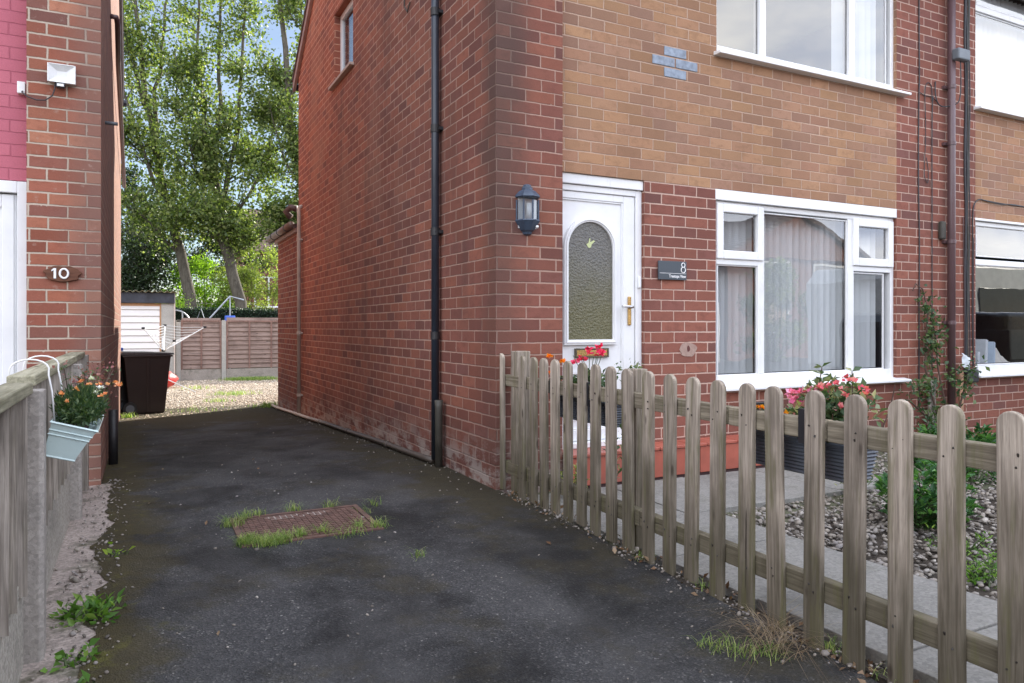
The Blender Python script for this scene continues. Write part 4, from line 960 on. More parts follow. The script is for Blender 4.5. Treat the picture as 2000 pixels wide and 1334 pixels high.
# ribbed dark troughs hung on the inside of the picket rail
M['trough'] = plain('slate_plastic', (.085, .095, .115), .4, var=.15)
def ribbed(b, y0, y1, z0, z1, xa, xb, ribs=9):
    prof = []
    for k in range(ribs * 2 + 1):
        t = k / (ribs * 2); o = .006 if k % 2 else 0; prof.append((t, o))
    V = []; F = []; 
    for t, o in prof:
        z = z0 + (z1 - z0) * t; s_ = (1 - t) * .02
        V += [(xa + s_ - o, y0 + s_ - o, z), (xb - s_ + o, y0 + s_ - o, z), (xb - s_ + o, y1 - s_ + o, z), (xa + s_ - o, y1 - s_ + o, z)]
    m_ = len(prof)
    for i in range(m_ - 1):
        for q in range(4): F.append((4 * i + q, 4 * i + (q + 1) % 4, 4 * i + 4 + (q + 1) % 4, 4 * i + 4 + q))
    F.append((3, 2, 1, 0)); b.add(V, F)
def trough(y0, y1, z0, z1, label):
    t = thing('trough_planter', label, 'planter', (.2, (y0 + y1) / 2, z0), 'ribbed troughs on the picket fence')
    b = MB(); ribbed(b, y0, y1, z0, z1, .115, .285); b.build('trough', M['trough'], t)
    b = MB(); b.box(.105, .295, y0 - .01, y1 + .01, z1, z1 + .015); b.build('rim', M['trough'], t, .004)
    b = MB(); b.box(.125, .275, y0 + .02, y1 - .02, z1 - .03, z1 + .017); b.build('soil', M['soil'], t)
    for yq in (y0 + .13, y1 - .10):
        b = MB(); b.prism([(.041, .66), (.047, .66), (.047, .780), (.125, .780), (.125, .786), (.041, .786)], yq - .018, yq + .018, 'y')
        b.build('bracket', M['rubber'], t)
    return t
t1 = trough(-1.17, -.56, .545, .665, 'dark ribbed trough of red geraniums hung by the white door')
t2 = trough(-2.63, -2.15, .525, .65, 'dark ribbed trough of pink flowers and marigolds nearer the camera')
# trough 1 plants: red geranium, orange marigold, trailing variegated foliage
P = np.concatenate([rand_in((.2, -.85, .74), (.09, .15, .10), 420), rand_in((.2, -.60, .72), (.08, .10, .08), 160)])
leaves('foliage', P, .038, M['leaf_rose'], t1, up=.5, aspect=.8)
flowers('geranium', [(.20, -.83, .93), (.16, -.88, .955), (.2, -.93, .965), (.23, -.90, .925), (.18, -.79, .895), (.21, -.74, .89), (.2, -.96, .94), (.19, -.70, .87)], .045, 'fl_red', t1, 12)
flowers('marigold', [(.15, -.46, .90), (.17, -.50, .83), (.14, -.48, .80), (.18, -.56, .87)], .035, 'fl_orange', t1, 14)
tr_ = []
for k in range(9):
    y0_ = -1.0 - random.random() * .14; a = (.15 + random.random() * .12, y0_, .68); u_ = random.random()
    for j in range(26):
        t_ = j / 25; tr_.append((a[0] + .03 * math.sin(j * .7 + k), a[1] - .10 * t_ * u_ - .02, (.70 + .22 * t_ * (1 if k % 2 else -1.9) - .02 * t_)))
leaves('trailing_foliage', np.array(tr_) + rng.normal(size=(len(tr_), 3)) * .008, .030, M['leaf_var'], t1, up=.3, aspect=.55)
stems('stems', [((.2, -.85, .66), (.19 + random.uniform(-.05, .05), -.85 + random.uniform(-.14, .14), .92)) for _ in range(9)], .003, 'stem', t1)
# trough 2 plants
P = np.concatenate([rand_in((.2, -2.50, .73), (.09, .13, .10), 620), rand_in((.2, -2.25, .70), (.08, .16, .06), 320)])
leaves('foliage', P, .034, M['leaf_rose'], t2, up=.5, aspect=.6)
P = np.concatenate([rand_in((.2, -2.52, .83), (.08, .14, .07), 170), rand_in((.22, -2.63, .80), (.05, .07, .07), 60), rand_in((.2, -2.30, .73), (.07, .1, .05), 60)])
leaves('variegated_foliage', P, .036, M['leaf_var'], t2, up=.4, aspect=.5)
sh = [((.2, -2.45, .7), (.2, -2.455, .935)), ((.21, -2.57, .7), (.21, -2.58, .925)), ((.2, -2.7, .7), (.2, -2.76, .89))]
stems('shoots', sh, .003, 'stemr', t2)
P = [];D = []
for a, c in sh[:2]:
    for j in range(5):
        for q in range(4):
            an = q * 1.57 + j * .8; P.append((c[0], c[1], c[2] - j * .028)); D.append((math.cos(an), math.sin(an), .25))
leaves('shoot_leaves', np.array(P), .040, M['leaf_var'], t2, up=.6, aspect=.42, D=np.array(D))
flowers('fuchsia', [(.17, -2.53, .875), (.2, -2.56, .895), (.18, -2.60, .89), (.16, -2.58, .86), (.19, -2.64, .865), (.15, -2.60, .835), (.18, -2.655, .845), (.16, -2.50, .86), (.15, -2.575, .79), (.17, -2.47, .855)], .030, 'fl_coral', t2, 9)
flowers('geranium', [(.18, -2.33, .80), (.16, -2.345, .825), (.19, -2.365, .83), (.2, -2.40, .84), (.17, -2.36, .80), (.18, -2.42, .835)], .036, 'fl_pink', t2, 12)
flowers('marigold', [(.13, -2.16, .735), (.14, -2.20, .755), (.13, -2.22, .73), (.12, -2.33, .725), (.13, -2.345, .74), (.12, -2.35, .715), (.13, -2.12, .72)], .030, 'fl_orange', t2, 16)

# pale blue metal trough hung on the left fence
M['duck'] = plain('duck_egg_enamel', (.50, .62, .61), .3, var=.06, scale=5, bump=.0003)
mt = thing('metal_planter', 'pale blue metal planter of peach flowers hooked over the left fence', 'planter', (-2.33, -1.15, .7))
tx0, tx1, ty0, ty1 = -2.405, -2.262, -1.42, -.90
b = MB(); zt, zb_ = .755, .635
def ringv(ix, z, ex=0): return [(tx0 + ix * .3 - ex, ty0 + ix - ex, z), (tx1 - ix * 1.4 + ex, ty0 + ix - ex, z), (tx1 - ix * 1.4 + ex, ty1 - ix + ex, z), (tx0 + ix * .3 - ex, ty1 - ix + ex, z)]
lv = [ringv(.028, zb_), ringv(.027, zb_ + .003, .003), ringv(.026, zb_ + .008), ringv(.012, .712), ringv(.011, .716, .004), ringv(.010, .720), ringv(.008, .728), ringv(.007, .732, .004), ringv(.006, .736), ringv(0, zt), ringv(0, zt + .003, .006), ringv(0, zt + .008, .003), ringv(.004, zt + .002)]
V = [v for l in lv for v in l]; F = [(4 * i + q, 4 * i + (q + 1) % 4, 4 * i + 4 + (q + 1) % 4, 4 * i + 4 + q) for i in range(len(lv) - 1) for q in range(4)] + [(3, 2, 1, 0)]
b.add(V, F); b.build('trough', M['duck'], mt)
b = MB(); b.box(tx0 + .03, tx1 - .035, ty0 + .03, ty1 - .03, .69, .735); b.build('soil', M['soil'], mt)
mt.location = (-2.405, -1.15, .755)
for ch in mt.children: ch.matrix_parent_inverse = wm(mt).inverted()
mt.rotation_euler.y = R(17)
for yq in (-1.36, -1.0):
    P = [(-2.400, yq, .75), (-2.408, yq, .86), (-2.418, yq, .92)] + [(-2.475 + .058 * math.cos(a), yq, .94 + .035 * math.sin(a)) for a in np.linspace(.1, math.pi - .1, 9)] + [(-2.54, yq, .86)]
    MB().tube(P, .003, 8).build('hook', M['white_paint'], mt, smooth=True)
P = rand_in((-2.33, -1.17, .785), (.085, .25, .07), 1500); D = (P - np.array([-2.33, -1.16, .66])); D /= np.linalg.norm(D, axis=1)[:, None]
leaves('foliage', P, .027, M['leaf_rose'], mt, up=.1, aspect=.2, D=D)
P = rand_in((-2.33, -1.18, .775), (.085, .25, .055), 700); leaves('dark_foliage', P, .024, M['leaf_rose'], mt, up=.3, aspect=.35)
flowers('peach_flower', [(-2.38, -1.33, .845), (-2.34, -1.30, .86), (-2.36, -1.38, .82), (-2.30, -1.22, .87), (-2.27, -1.18, .865), (-2.26, -1.30, .83), (-2.24, -1.10, .86), (-2.22, -1.02, .86), (-2.21, -1.06, .85), (-2.33, -1.12, .875), (-2.2, -.98, .85), (-2.25, -1.22, .83)], .019, 'fl_peach', mt, 12)
flowers('white_flower', [(-2.30, -1.10, .88), (-2.28, -1.2, .835), (-2.27, -1.14, .85)], .026, 'fl_white', mt, 9)
# dusky red plant at the planter's far end
st_ = [((-2.33 + random.gauss(0, .02), -.98 + random.gauss(0, .06), .73), (-2.31 + random.gauss(0, .05), -.90 + random.gauss(0, .13), random.uniform(.83, .95))) for _ in range(24)]
stems('dusky_stems', st_, .0022, 'stemr', mt)
P = np.array([np.array(a) + (np.array(c) - np.array(a)) * random.uniform(.4, 1) for a, c in st_ for _ in range(14)]) + rng.normal(size=(24 * 14, 3)) * .012
leaves('dusky_foliage', P, .018, M['leaf_rose'], mt, aspect=.35); P = np.array([np.array(c) + rng.normal(size=3) * .018 for a, c in st_ for _ in range(6)]); tag(leaves('dusky_buds', P, .014, M['fl_dusk'], mt, aspect=.8), kind='stuff')

# climbing rose on the party pier
cr_ = thing('climbing_rose', 'thin climbing rose with small leaves up the wall beside the brown downpipe', 'climber', (4.75, 0, -.05))
stp = [[(4.85, -.02, -.05), (4.72, .02, .3), (4.62, .06, .7), (4.66, .07, 1.0), (4.68, .07, 1.25), (4.60, .07, 1.45), (4.48, .06, 1.50), (4.42, .05, 1.43)],
       [(4.9, -.05, -.05), (4.85, 0, .3), (4.80, .05, .7), (4.78, .06, 1.0), (4.72, .07, 1.2)], [(4.9, -.05, 0), (5.0, -.05, .35), (5.1, -.06, .6), (5.22, -.06, .72)], [(4.8, -.05, 0), (4.5, -.02, .25), (4.3, 0, .4), (4.15, 0, .42)]]
b = MB()
for s_ in stp: b.tube(s_, [.012 - .008 * i / len(s_) for i in range(len(s_))], 6)
b.build('stems', M['stemr'], cr_, smooth=True)
P = []
for s_, cnt, sp in zip(stp, (330, 170, 160, 90), (.055, .07, .08, .07)):
    A = np.array(s_); 
    for _ in range(cnt):
        t_ = random.random() * (len(A) - 1); i = int(t_); q = A[i] + (A[min(i + 1, len(A) - 1)] - A[i]) * (t_ - i)
        if mnoise.noise(Vector(q * 5.0)) < -.12: continue
        P.append(q + rng.normal(size=3) * np.array([sp, .025, sp * .8]) + np.array([0, -.02, 0]))
P += list(rand_in((4.45, -.05, .52), (.22, .06, .12), 110)) + list(rand_in((4.95, -.08, .60), (.2, .06, .12), 90)) + list(rand_in((4.75, -.06, .2), (.26, .08, .2), 130)) + list(rand_in((4.70, .02, .95), (.12, .04, .12), 70))
leaves('foliage', np.array(P), .05, M['leaf_rose'], cr_, up=.3, aspect=.6)
# timber scraps against the pier
tb = MB(); tb.box(-.05, .05, -.01, .01, 0, .62); o = tb.build('timber_board', M['boardz'], None, .003); o.location = (4.68, .03, -.05); o.rotation_euler = (-.06, .09, 0); tag(o, 'grey board leaning on the wall behind the climbing rose', 'board')
tb = MB(); tb.box(-.03, .03, -.01, .01, 0, .70); o = tb.build('timber_strip', plain('bare_timber', (.42, .24, .15), .8), None, .003); o.location = (5.17, .05, -.05); tag(o, 'orange timber strip standing right of the brown downpipe', 'board')
# pale plaster rag caught in the rose
b = MB(); V = [(5.14 + .13 * i / 6 + .01 * mnoise.noise(Vector((i, j, 0))), .02 + .02 * mnoise.noise(Vector((i * .9, j * .9, 5))), .70 + .13 * j / 6 - .05 * i / 6) for j in range(7) for i in range(7)]
b.add(V, [(j * 7 + i, j * 7 + i + 1, j * 7 + i + 8, j * 7 + i + 7) for j in range(6) for i in range(6)]); tag(b.build('plastic_tag', M['paper'], smooth=True), 'white scrap caught on the climbing rose beside the downpipe', 'scrap')
# garden shrub
def shrub(name, label, c, r, n_, size, m, aspect=.45, nst=12, cat='shrub', clump=None):
    t = thing(name, label, cat, (c[0], c[1], -.06))
    heads = rand_in(c, r, nst); stems('stems', [((c[0] + random.gauss(0, .03), c[1] + random.gauss(0, .03), -.07), h) for h in heads], .005, 'stem', t)
    P = []; D = []
    for h in heads:
        for j in range(n_ // nst):
            an = random.random() * 6.28; zz = random.random(); d = np.array([math.cos(an), math.sin(an), .2 + random.random() * .8]); D.append(d)
            P.append(h + np.array([0, 0, -zz * .09]) + d * .012 + rng.normal(size=3) * .012)
    leaves('foliage', np.array(P), size, M[m], t, up=.5, aspect=aspect, D=np.array(D)); return t
shrub('leafy_shrub', 'bushy green shrub growing through the gravel behind the fence', (1.85, -1.75, .16), (.26, .24, .19), 1150, .055, 'leaf_shrub', .42, 46)
shrub('leafy_shrub', 'low bright green plant at the foot of the wall right of the rose', (4.0, -.55, .10), (.55, .25, .16), 900, .075, 'leaf_shrub', .42, 34)
shrub('leafy_shrub', 'dark green plant in the bed near the neighbour window', (3.35, -1.1, .08), (.40, .22, .12), 420, .06, 'leaf_shrub', .42, 24)
shrub('garden_weed', 'yellowish weed growing from the gravel below the shrub', (1.55, -2.15, .03), (.15, .12, .07), 240, .030, 'leaf_weed', .3, 16, 'weed')
shrub('garden_weed', 'pale bushy weed beside the path slabs at the right', (1.28, -2.42, .0), (.12, .1, .06), 260, .03, 'leaf_weed', .3, 14, 'weed')
shrub('garden_weed', 'grey green plant by the paving edge behind the dark trough', (2.1, -1.10, .12), (.16, .14, .16), 320, .045, 'leaf_var', .35, 16, 'weed')
shrub('garden_weed', 'small orange leaved plant at the corner beside the tiled step', (.42, -.30, .12), (.10, .12, .14), 120, .035, 'leaf_pale', .4, 10, 'weed')
# weeds along the drive
shrub('dandelion', 'dandelion rosette at the foot of the nearest concrete fence post', (-2.30, -1.16, gz(-1.16) + .02), (.13, .09, .02), 260, .05, 'leaf_weed', .36, 22, 'weed')
shrub('dandelion', 'broad leaved weed on the pale strip at the bottom left', (-2.33, -1.55, gz(-1.55) + .02), (.05, .05, .02), 60, .035, 'leaf_weed', .7, 9, 'weed')
shrub('dandelion', 'small lime green weed half way along the pale strip', (-2.22, -.42, gz(-.42) + .01), (.05, .03, .012), 30, .035, 'leaf_bright', .7, 7, 'weed')
shrub('dandelion', 'tiny weed at the very bottom left edge', (-2.30, -1.78, gz(-1.7) + .01), (.07, .03, .015), 24, .04, 'leaf_weed', .7, 7, 'weed')
def tufts(name, label, cs, m='grass', kind='stuff', cat='grass', h=.06, wd=.0016, lean=.8):
    P = []
    for (x, y, r, n_) in cs:
        a = rng.normal(size=(n_, 2)) * r; z = [gz(y + q) for q in a[:, 1]]
        P.append(np.column_stack([x + a[:, 0], y + a[:, 1], z]))
    o = blades(name, np.concatenate(P), h, wd, M[m], None, lean); tag(o, label, cat, kind=kind); return o
tufts('grass', 'grass tufts growing around the rusty drain cover', [(-1.64, -.50, .03, 260), (-1.56, -.56, .03, 200), (-1.48, -.54, .035, 220), (-1.38, -.50, .02, 110), (-1.67, -.12, .03, 110), (-1.60, -.02, .02, 60), (-1.52, .03, .03, 50), (-1.30, .04, .025, 60), (-1.1, .03, .02, 40), (-.96, -.50, .022, 80), (-1.10, -.58, .03, 40), (-1.2, -.58, .04, 40), (-.94, -.2, .02, 14), (-.84, -.03, .02, 30), (-1.26, -.47, .02, 60), (-1.06, -.46, .015, 40)], h=.055, wd=.0014, lean=1.3)
tufts('grass', 'green grass growing in the yard gravel by the back fence', [(.35, 16.7, .22, 900), (.9, 16.6, .25, 900), (-.9, 14.0, .2, 110), (-.3, 11.9, .22, 260), (-.75, 10.3, .12, 90), (-.1, 8.85, .12, 260), (-2.25, 8.0, .05, 90), (-1.2, 8.7, .3, 60)], h=.09, wd=.004)
tufts('grass', 'thin grass and weeds rooted along the foot of the picket fence', [(-.30, -2.40, .03, 50), (-.24, -2.47, .035, 60), (-.16, -2.53, .03, 50), (.04, -1.55, .02, 30), (.07, -2.60, .02, 40), (-.93, -1.07, .02, 30), (.08, -3.0, .03, 50), (.07, -2.85, .03, 30), (.06, -1.95, .02, 24)], h=.045, wd=.0014, lean=1.2)
tufts('dry_grass', 'tangle of dead straw coloured grass at a picket foot', [(.02, -2.40, .03, 90), (-.05, -2.47, .04, 80), (-.12, -2.52, .04, 60)], 'drygrass', h=.085, wd=.0011, lean=2.6)
P = [];
for _ in range(240):
    y = random.uniform(-3.5, -.1); P.append((random.gauss(.05, .05), y, gz(y) + .01))
for _ in range(14): y = random.uniform(-3, 5); P.append((random.uniform(-2.1, 0), y, gz(y) + .006))
tag(leaves('dead_leaves', np.array(P), .03, M['deadleaf'], up=1.5, aspect=.6), 'brown dead leaves caught along the foot of the picket fence', 'leaf litter', kind='stuff')

# ---------------------------------------------------------------- drain cover
M['rust'] = plain('rusty_iron', (.12, .066, .052), .7, var=.35, scale=20, dirt=(.05, .04, .03))
mh = thing('drain_cover', 'rusty rectangular iron drain cover set in the tarmac drive', 'drain cover', (-1.31, -.27, 0))
def Q(x, y, dz=0): return (x, y, gz(y) + dz)
x0, x1, y0, y1 = -1.645, -.975, -.53, -.02
b = MB(); 
for (a, a2, c, c2) in ((x0 - .03, x1 + .03, y0 - .03, y0), (x0 - .03, x1 + .03, y1, y1 + .03), (x0 - .03, x0, y0, y1), (x1, x1 + .03, y0, y1)): b.add([Q(a, c, .008), Q(a2, c, .008), Q(a2, c2, .008), Q(a, c2, .008), Q(a, c, -.02), Q(a2, c, -.02), Q(a2, c2, -.02), Q(a, c2, -.02)], [(0, 1, 2, 3), (0, 1, 5, 4), (1, 2, 6, 5), (2, 3, 7, 6), (3, 0, 4, 7)])
b.build('frame', M['rust'], mh)
b = MB(); b.add([Q(x0 + .006, y0 + .006, .003), Q(x1 - .006, y0 + .006, .003), Q(x1 - .006, y1 - .006, .003), Q(x0 + .006, y1 - .006, .003)], [(0, 1, 2, 3)])
nx_, ny_ = 20, 13
for i in range(nx_):
    for j in range(ny_):
        a = x0 + .02 + (x1 - x0 - .04) * i / nx_; a2 = a + (x1 - x0 - .04) / nx_ * .72; c = y0 + .015 + (y1 - y0 - .03) * j / ny_; c2 = c + (y1 - y0 - .03) / ny_ * (.62)
        b.add([Q(a, c, .009), Q(a2, c, .009), Q(a2, c2, .009), Q(a, c2, .009), Q(a, c, .002), Q(a2, c, .002), Q(a2, c2, .002), Q(a, c2, .002)], [(0, 1, 2, 3), (0, 1, 5, 4), (1, 2, 6, 5), (2, 3, 7, 6), (3, 0, 4, 7)])
b.build('lid', M['rust'], mh)
# dried pale silt lying in the grid along the far edge
b = MB()
for i in range(4, 15):
    for j in (11, 12):
        if random.random() < .25: continue
        a = x0 + .02 + (x1 - x0 - .04) * (i + .72) / nx_; c = y0 + .015 + (y1 - y0 - .03) * j / ny_
        b.add([Q(a - .022, c - .014, .0065), Q(a + .010, c - .014, .0065), Q(a + .010, c + .0, .0065), Q(a - .022, c, .0065)], [(0, 1, 2, 3)])
        b.add([Q(a, c, .0068), Q(a + .008, c, .0068), Q(a + .008, c + .024, .0068), Q(a, c + .024, .0068)], [(0, 1, 2, 3)])
b.build('silt', M['sand'], mh)

# ---------------------------------------------------------------- back yard
M['bin'] = plain('bin_brown', (.030, .021, .020), .35, var=.12); M['lid'] = plain('bin_lid', (.07, .07, .075), .3, var=.15); M['bing'] = plain('bin_grey', (.05, .052, .055), .45, var=.1)
def wheelie(label, loc, rz, m, grp='wheelie bins beside the house'):
    t = thing('wheelie_bin', label, 'bin', (0, 0, 0), grp)
    b = MB(); rings = [(0.0, .24, .25), (.03, .25, .26), (.8, .285, .33), (.93, .29, .345)]
    V = []; F = []
    for z, hx, hy in rings: V += [(-hx, -hy, z), (hx, -hy, z), (hx, hy, z), (-hx, hy, z)]
    for i in range(3):
        for q in range(4): F.append((4 * i + q, 4 * i + (q + 1) % 4, 4 * i + 4 + (q + 1) % 4, 4 * i + 4 + q))
    F += [(3, 2, 1, 0), (12, 13, 14, 15)]; b.add(V, F)
    b.build('body', m, t, .02, seg=3)
    for sx in (-1, 1):
        b = MB(); b.prism([(sx * .255, .03), (sx * .292, .88), (sx * .300, .88), (sx * .263, .03)], -.02, .02, 'y'); b.build('rib', m, t, .004)
    b = MB(); b.box(-.31, .31, -.365, .365, .905, .935); b.build('rim', m, t, .008)
    b = MB(); b.prism([(-.40, .94), (-.38, .965), (0, .985), (.36, .995), (.40, .94)], -.30, .30, 'x'); b.tube([(-.25, .42, .95), (.25, .42, .95)], .018, 8); b.build('lid', M['lid'], t, .01)
    for sx in (-1, 1):
        b = MB(); b.lathe([(.02, -.03), (.10, -.03), (.105, -.02), (.105, .02), (.10, .03), (.02, .03)], (sx * .29, .26, .10), 22, 'x'); wh = b.build('wheel', M['rubber'], t, smooth=False)
        b = MB(); b.lathe([(.0, -.034), (.06, -.034), (.065, -.02), (.065, .02), (.06, .034), (0, .034)], (sx * .29, .26, .10), 18, 'x'); b.build('hub', M['greybox'], wh)
    b = MB()
    for xx in (-.18, 0, .18): b.box(xx - .012, xx + .012, -.345, -.28, .1, .78)
    t.location = loc; t.rotation_euler.z = rz; return t
bn = wheelie('dark brown wheelie bin standing on the gravel behind number 10', (-2.03, 8.85, gz(8.8)), R(100), M['bin'])
bn2 = wheelie('dark grey wheelie bin half hidden behind the brown bin', (-2.62, 9.35, gz(9.3)), R(100), M['bing'])
b = MB(); b.box(-.16, .16, -.06, .06, 0, .05); o = b.build('plastic_tub', plain('blue_plastic', (.03, .10, .45), .4), None, .01); o.location = (-2.50, 9.1, gz(9.3) + 1.0); o.rotation_euler.z = .3; tag(o, 'blue plastic tub on top of the bins', 'tub')
# drape parts of bin children correctly: parts were built at origin and follow the empty
# garage
gr = thing('garage', 'pale concrete garage with white slatted door and dark fascia at the back', 'garage', (-3.2, 18.5, -.36))
GX0, GX1, GYf = -4.4, -1.26, 17.0
b = MB(); b.box(GX1 - .30, GX1, GYf, GYf + .12, -.45, 1.70); b.box(GX0, GX0 + .3, GYf, GYf + .12, -.45, 1.70); b.box(GX1 - .1, GX1, GYf + .12, GYf + 5, -.45, 1.72); b.box(GX0, GX0 + .1, GYf + .12, GYf + 5, -.45, 1.72); b.box(GX0 + .1, GX1 - .1, GYf + 4.9, GYf + 5, -.45, 1.72); b.build('wall', M['garage_c'], gr)
b = MB(); b.box(GX0, GX1 + .02, GYf - .06, GYf + .1, 1.705, 1.98); b.build('fascia', plain('slate_fascia', (.035, .038, .05), .6, var=.4, scale=6), gr, .01)
n = N('garage_slats', .5); p = n.pos(); n.col(n.mix(n.noise(p, 3, 5, .6), (.72, .69, .66), (.84, .82, .80))); M['garage_d'] = n.m
b = MB(); z = -.34
while z < 1.55:
    b.prism([(GYf + .04, z), (GYf + .015, z + .015), (GYf + .04, z + .165), (GYf + .06, z + .165), (GYf + .06, z)], GX0 + .32, GX1 - .34, 'x'); z += .17
b.build('slatted_door', M['garage_d'], gr)
b = MB(); b.box(GX0 + .3, GX1 - .3, GYf + .02, GYf + .08, 1.63, 1.70); b.box(GX1 - .34, GX1 - .30, GYf + .02, GYf + .08, -.4, 1.63); b.build('door_frame', plain('orange_timber', (.45, .25, .13), .7), gr)
b = MB(); N_ = 140; V = []
for k in range(N_ + 1):
    x = GX0 - .05 + (GX1 + .12 - GX0 + .05) * k / N_; zz = 2.01 + .022 * math.sin(x * 2 * math.pi / .146)
    V += [(x, GYf - .14, zz), (x, GYf + 5.1, zz + .12), (x, GYf - .14, zz - .008), (x, GYf + 5.1, zz + .112)]
b.add(V, [(4 * k, 4 * k + 4, 4 * k + 5, 4 * k + 1) for k in range(N_)] + [(4 * k + 2, 4 * k + 3, 4 * k + 7, 4 * k + 6) for k in range(N_)] + [(4 * k, 4 * k + 2, 4 * k + 6, 4 * k + 4) for k in range(N_)]); b.build('corrugated_roof', plain('asbestos_sheet', (.30, .25, .15), .9, dirt=(.10, .09, .04)), gr)
b = MB(); b.box(GX1, GX1 + .035, GYf - .02, GYf + .06, -.4, 1.98); b.build('corner_trim', plain('pale_trim', (.6, .5, .42), .6), gr)
# lap panel fence
bf = thing('panel_fence', 'reddish lap panel fence with concrete post across the back yard', 'fence', (0, 17.25, -.36))
for xq, w_ in ((-1.14, .11), (-.0, .11), (1.93, .11), (3.87, .11)):
    b = MB(); b.box(xq - w_ / 2, xq + w_ / 2, 17.18, 17.30, -.5, 1.22 if xq > -1 else 1.26); b.prism([(xq - w_ / 2, 1.22), (xq + w_ / 2, 1.22), (xq + w_ / 2 - .02, 1.27), (xq - w_ / 2 + .02, 1.27)], 17.18, 17.30, 'y'); b.build('post', M['garage_c'], bf)
for (a, a2) in ((-1.08, -.06), (.06, 1.87), (1.99, 3.81)):
    b = MB(); z = -.06
    while z < 1.22:
        dz = random.uniform(-.008, .008); b.prism([(17.225 - .012, z), (17.215 - .012, z + .01), (17.235, z + .15), (17.25, z + .15), (17.25, z)], a + .02, a2 - .02, 'x'); z += .125 + dz
    pn = b.build('lap_panel', M['reddish'], bf)
    b = MB(); b.box(a, a2, 17.19, 17.26, 1.225, 1.265); k = max(2, round((a2 - a) / .6) + 1)
    for i in range(k):
        xx = a + (a2 - a - .045) * i / (k - 1); b.box(xx, xx + .045, 17.19, 17.205, -.07, 1.225)
    b.build('battens', M['postred'], pn)
    b = MB(); b.box(a, a2, 17.2, 17.25, -.5, -.075); b.build('gravel_board', conc('mottled_board', (.34, .30, .26), .3, .5), bf)
# rotary airer
ra = thing('rotary_airer', 'white rotary clothes airer standing in the sunny back yard', 'clothes airer', (-1.64, 12.6, -.33))
ax, ay = -1.64, 12.6
b = MB(); b.tube([(ax, ay, -.35), (ax, ay, .86)], .022, 10); b.build('pole', M['white_paint'], ra, smooth=True)
tips = [(ax - .38, ay - .15, 1.06), (ax + .18, ay - .62, .80), (ax + .80, ay - .05, 1.08), (ax + .05, ay + .65, 1.12)]
hub = Vector((ax, ay, .58))
b = MB()
for t_ in tips: b.tube([(ax, ay, .58), t_], .012, 6)
b.build('arm', M['white_paint'], ra)
b = MB()
for k in range(1, 8):
    f_ = .25 + .75 * k / 7; q = [hub.lerp(Vector(t_), f_) for t_ in tips]
    for i in range(4):
        A_, B_ = q[i], q[(i + 1) % 4]; mid = (A_ + B_) / 2 - Vector((0, 0, .03)); b.tube([A_, mid, B_], .0045, 4)
b.build('lines', M['white_paint'], ra)
b = MB()
for t_ in tips: v = Vector(t_); b.box(v.x - .03, v.x + .03, v.y - .03, v.y + .03, v.z - .02, v.z + .02)
b.box(ax - .035, ax + .035, ay - .035, ay + .035, .55, .61); b.box(ax - .03, ax + .03, ay - .03, ay + .03, -.02, .01); b.build('joint', M['rubber'], ra)
b = MB(); b.tube([(ax, ay, 0.02), (ax + .62, ay - .1, -.30)], .010, 6); b.tube([(ax + .1, ay, -.30), (ax - .35, ay - .2, -.33)], .010, 6); b.build('foot', M['white_paint'], ra)
# red bag
b = MB(); NU, NV = 18, 10; V = []
for j in range(NV + 1):
    for i in range(NU):
        th = 2 * math.pi * i / NU; ph = math.pi * j / NV; r = .30 * (1 + .22 * mnoise.noise(Vector((math.cos(th) * 2, math.sin(th) * 2, j * .5))))
        V.append((-1.62 + r * math.sin(ph) * math.cos(th) * 1.1, 14.6 + r * math.sin(ph) * math.sin(th), gz(14.6) + .2 + .22 * math.cos(ph)))
b.add(V, [(j * NU + i, j * NU + (i + 1) % NU, (j + 1) * NU + (i + 1) % NU, (j + 1) * NU + i) for j in range(NV) for i in range(NU)])
tag(b.build('sack', plain('red_plastic', (.55, .03, .025), .4, bump=.01, bscale=8), None, smooth=True), 'bright red plastic sack lying behind the bins', 'sack')
# climbing frame beyond the fence
sf = thing('climbing_frame', 'grey tubular play frame poking above the back fence', 'play frame', (-.6, 19, -.4))
b = MB(); P = [(-1.15 + .42 * math.cos(a), 19, 1.15 + .42 * math.sin(a)) for a in np.linspace(math.pi, 0, 14)]; b.tube(P, .022, 6); b.tube([(-.95, 19, -.3), (-.95, 19, 1.5)], .02, 6); b.tube([(-.7, 19, .9), (-.45, 19, 1.62), (-.2, 19, .8)], .02, 6); b.tube([(-.5, 19, 1.0), (.35, 19, 2.0), (.75, 19.1, 1.9)], .025, 6); b.tube([(.35, 19, 2.0), (.35, 19, -.3)], .02, 6)
b.build('tubes', plain('grey_tube', (.35, .38, .42), .4, metal=.3), sf)
b = MB(); b.box(.2, .5, 18.95, 19.05, 1.22, 1.42); b.build('seat', plain('blue_seat', (.05, .12, .5), .4), sf, .03)
# hedge
hd = thing('hedge', 'dark clipped hedge beyond the back fence', 'hedge', (3, 20.6, -.4))
b = MB(); b.box(-2, 9, 20.3, 21, -.4, 1.62); b.build('core', plain('hedge_core', (.008, .014, .008), 1), hd)
P = np.column_stack([rng.uniform(-2, 9, 14000), rng.uniform(20.15, 20.35, 14000), rng.uniform(.9, 1.68, 14000)]); leaves('foliage', P, .055, M['leaf_hedge'], hd)
P = np.column_stack([rng.uniform(-2, 9, 3000), rng.uniform(20.2, 21, 3000), rng.uniform(1.6, 1.68, 3000)]); leaves('foliage', P, .055, M['leaf_hedge'], hd)
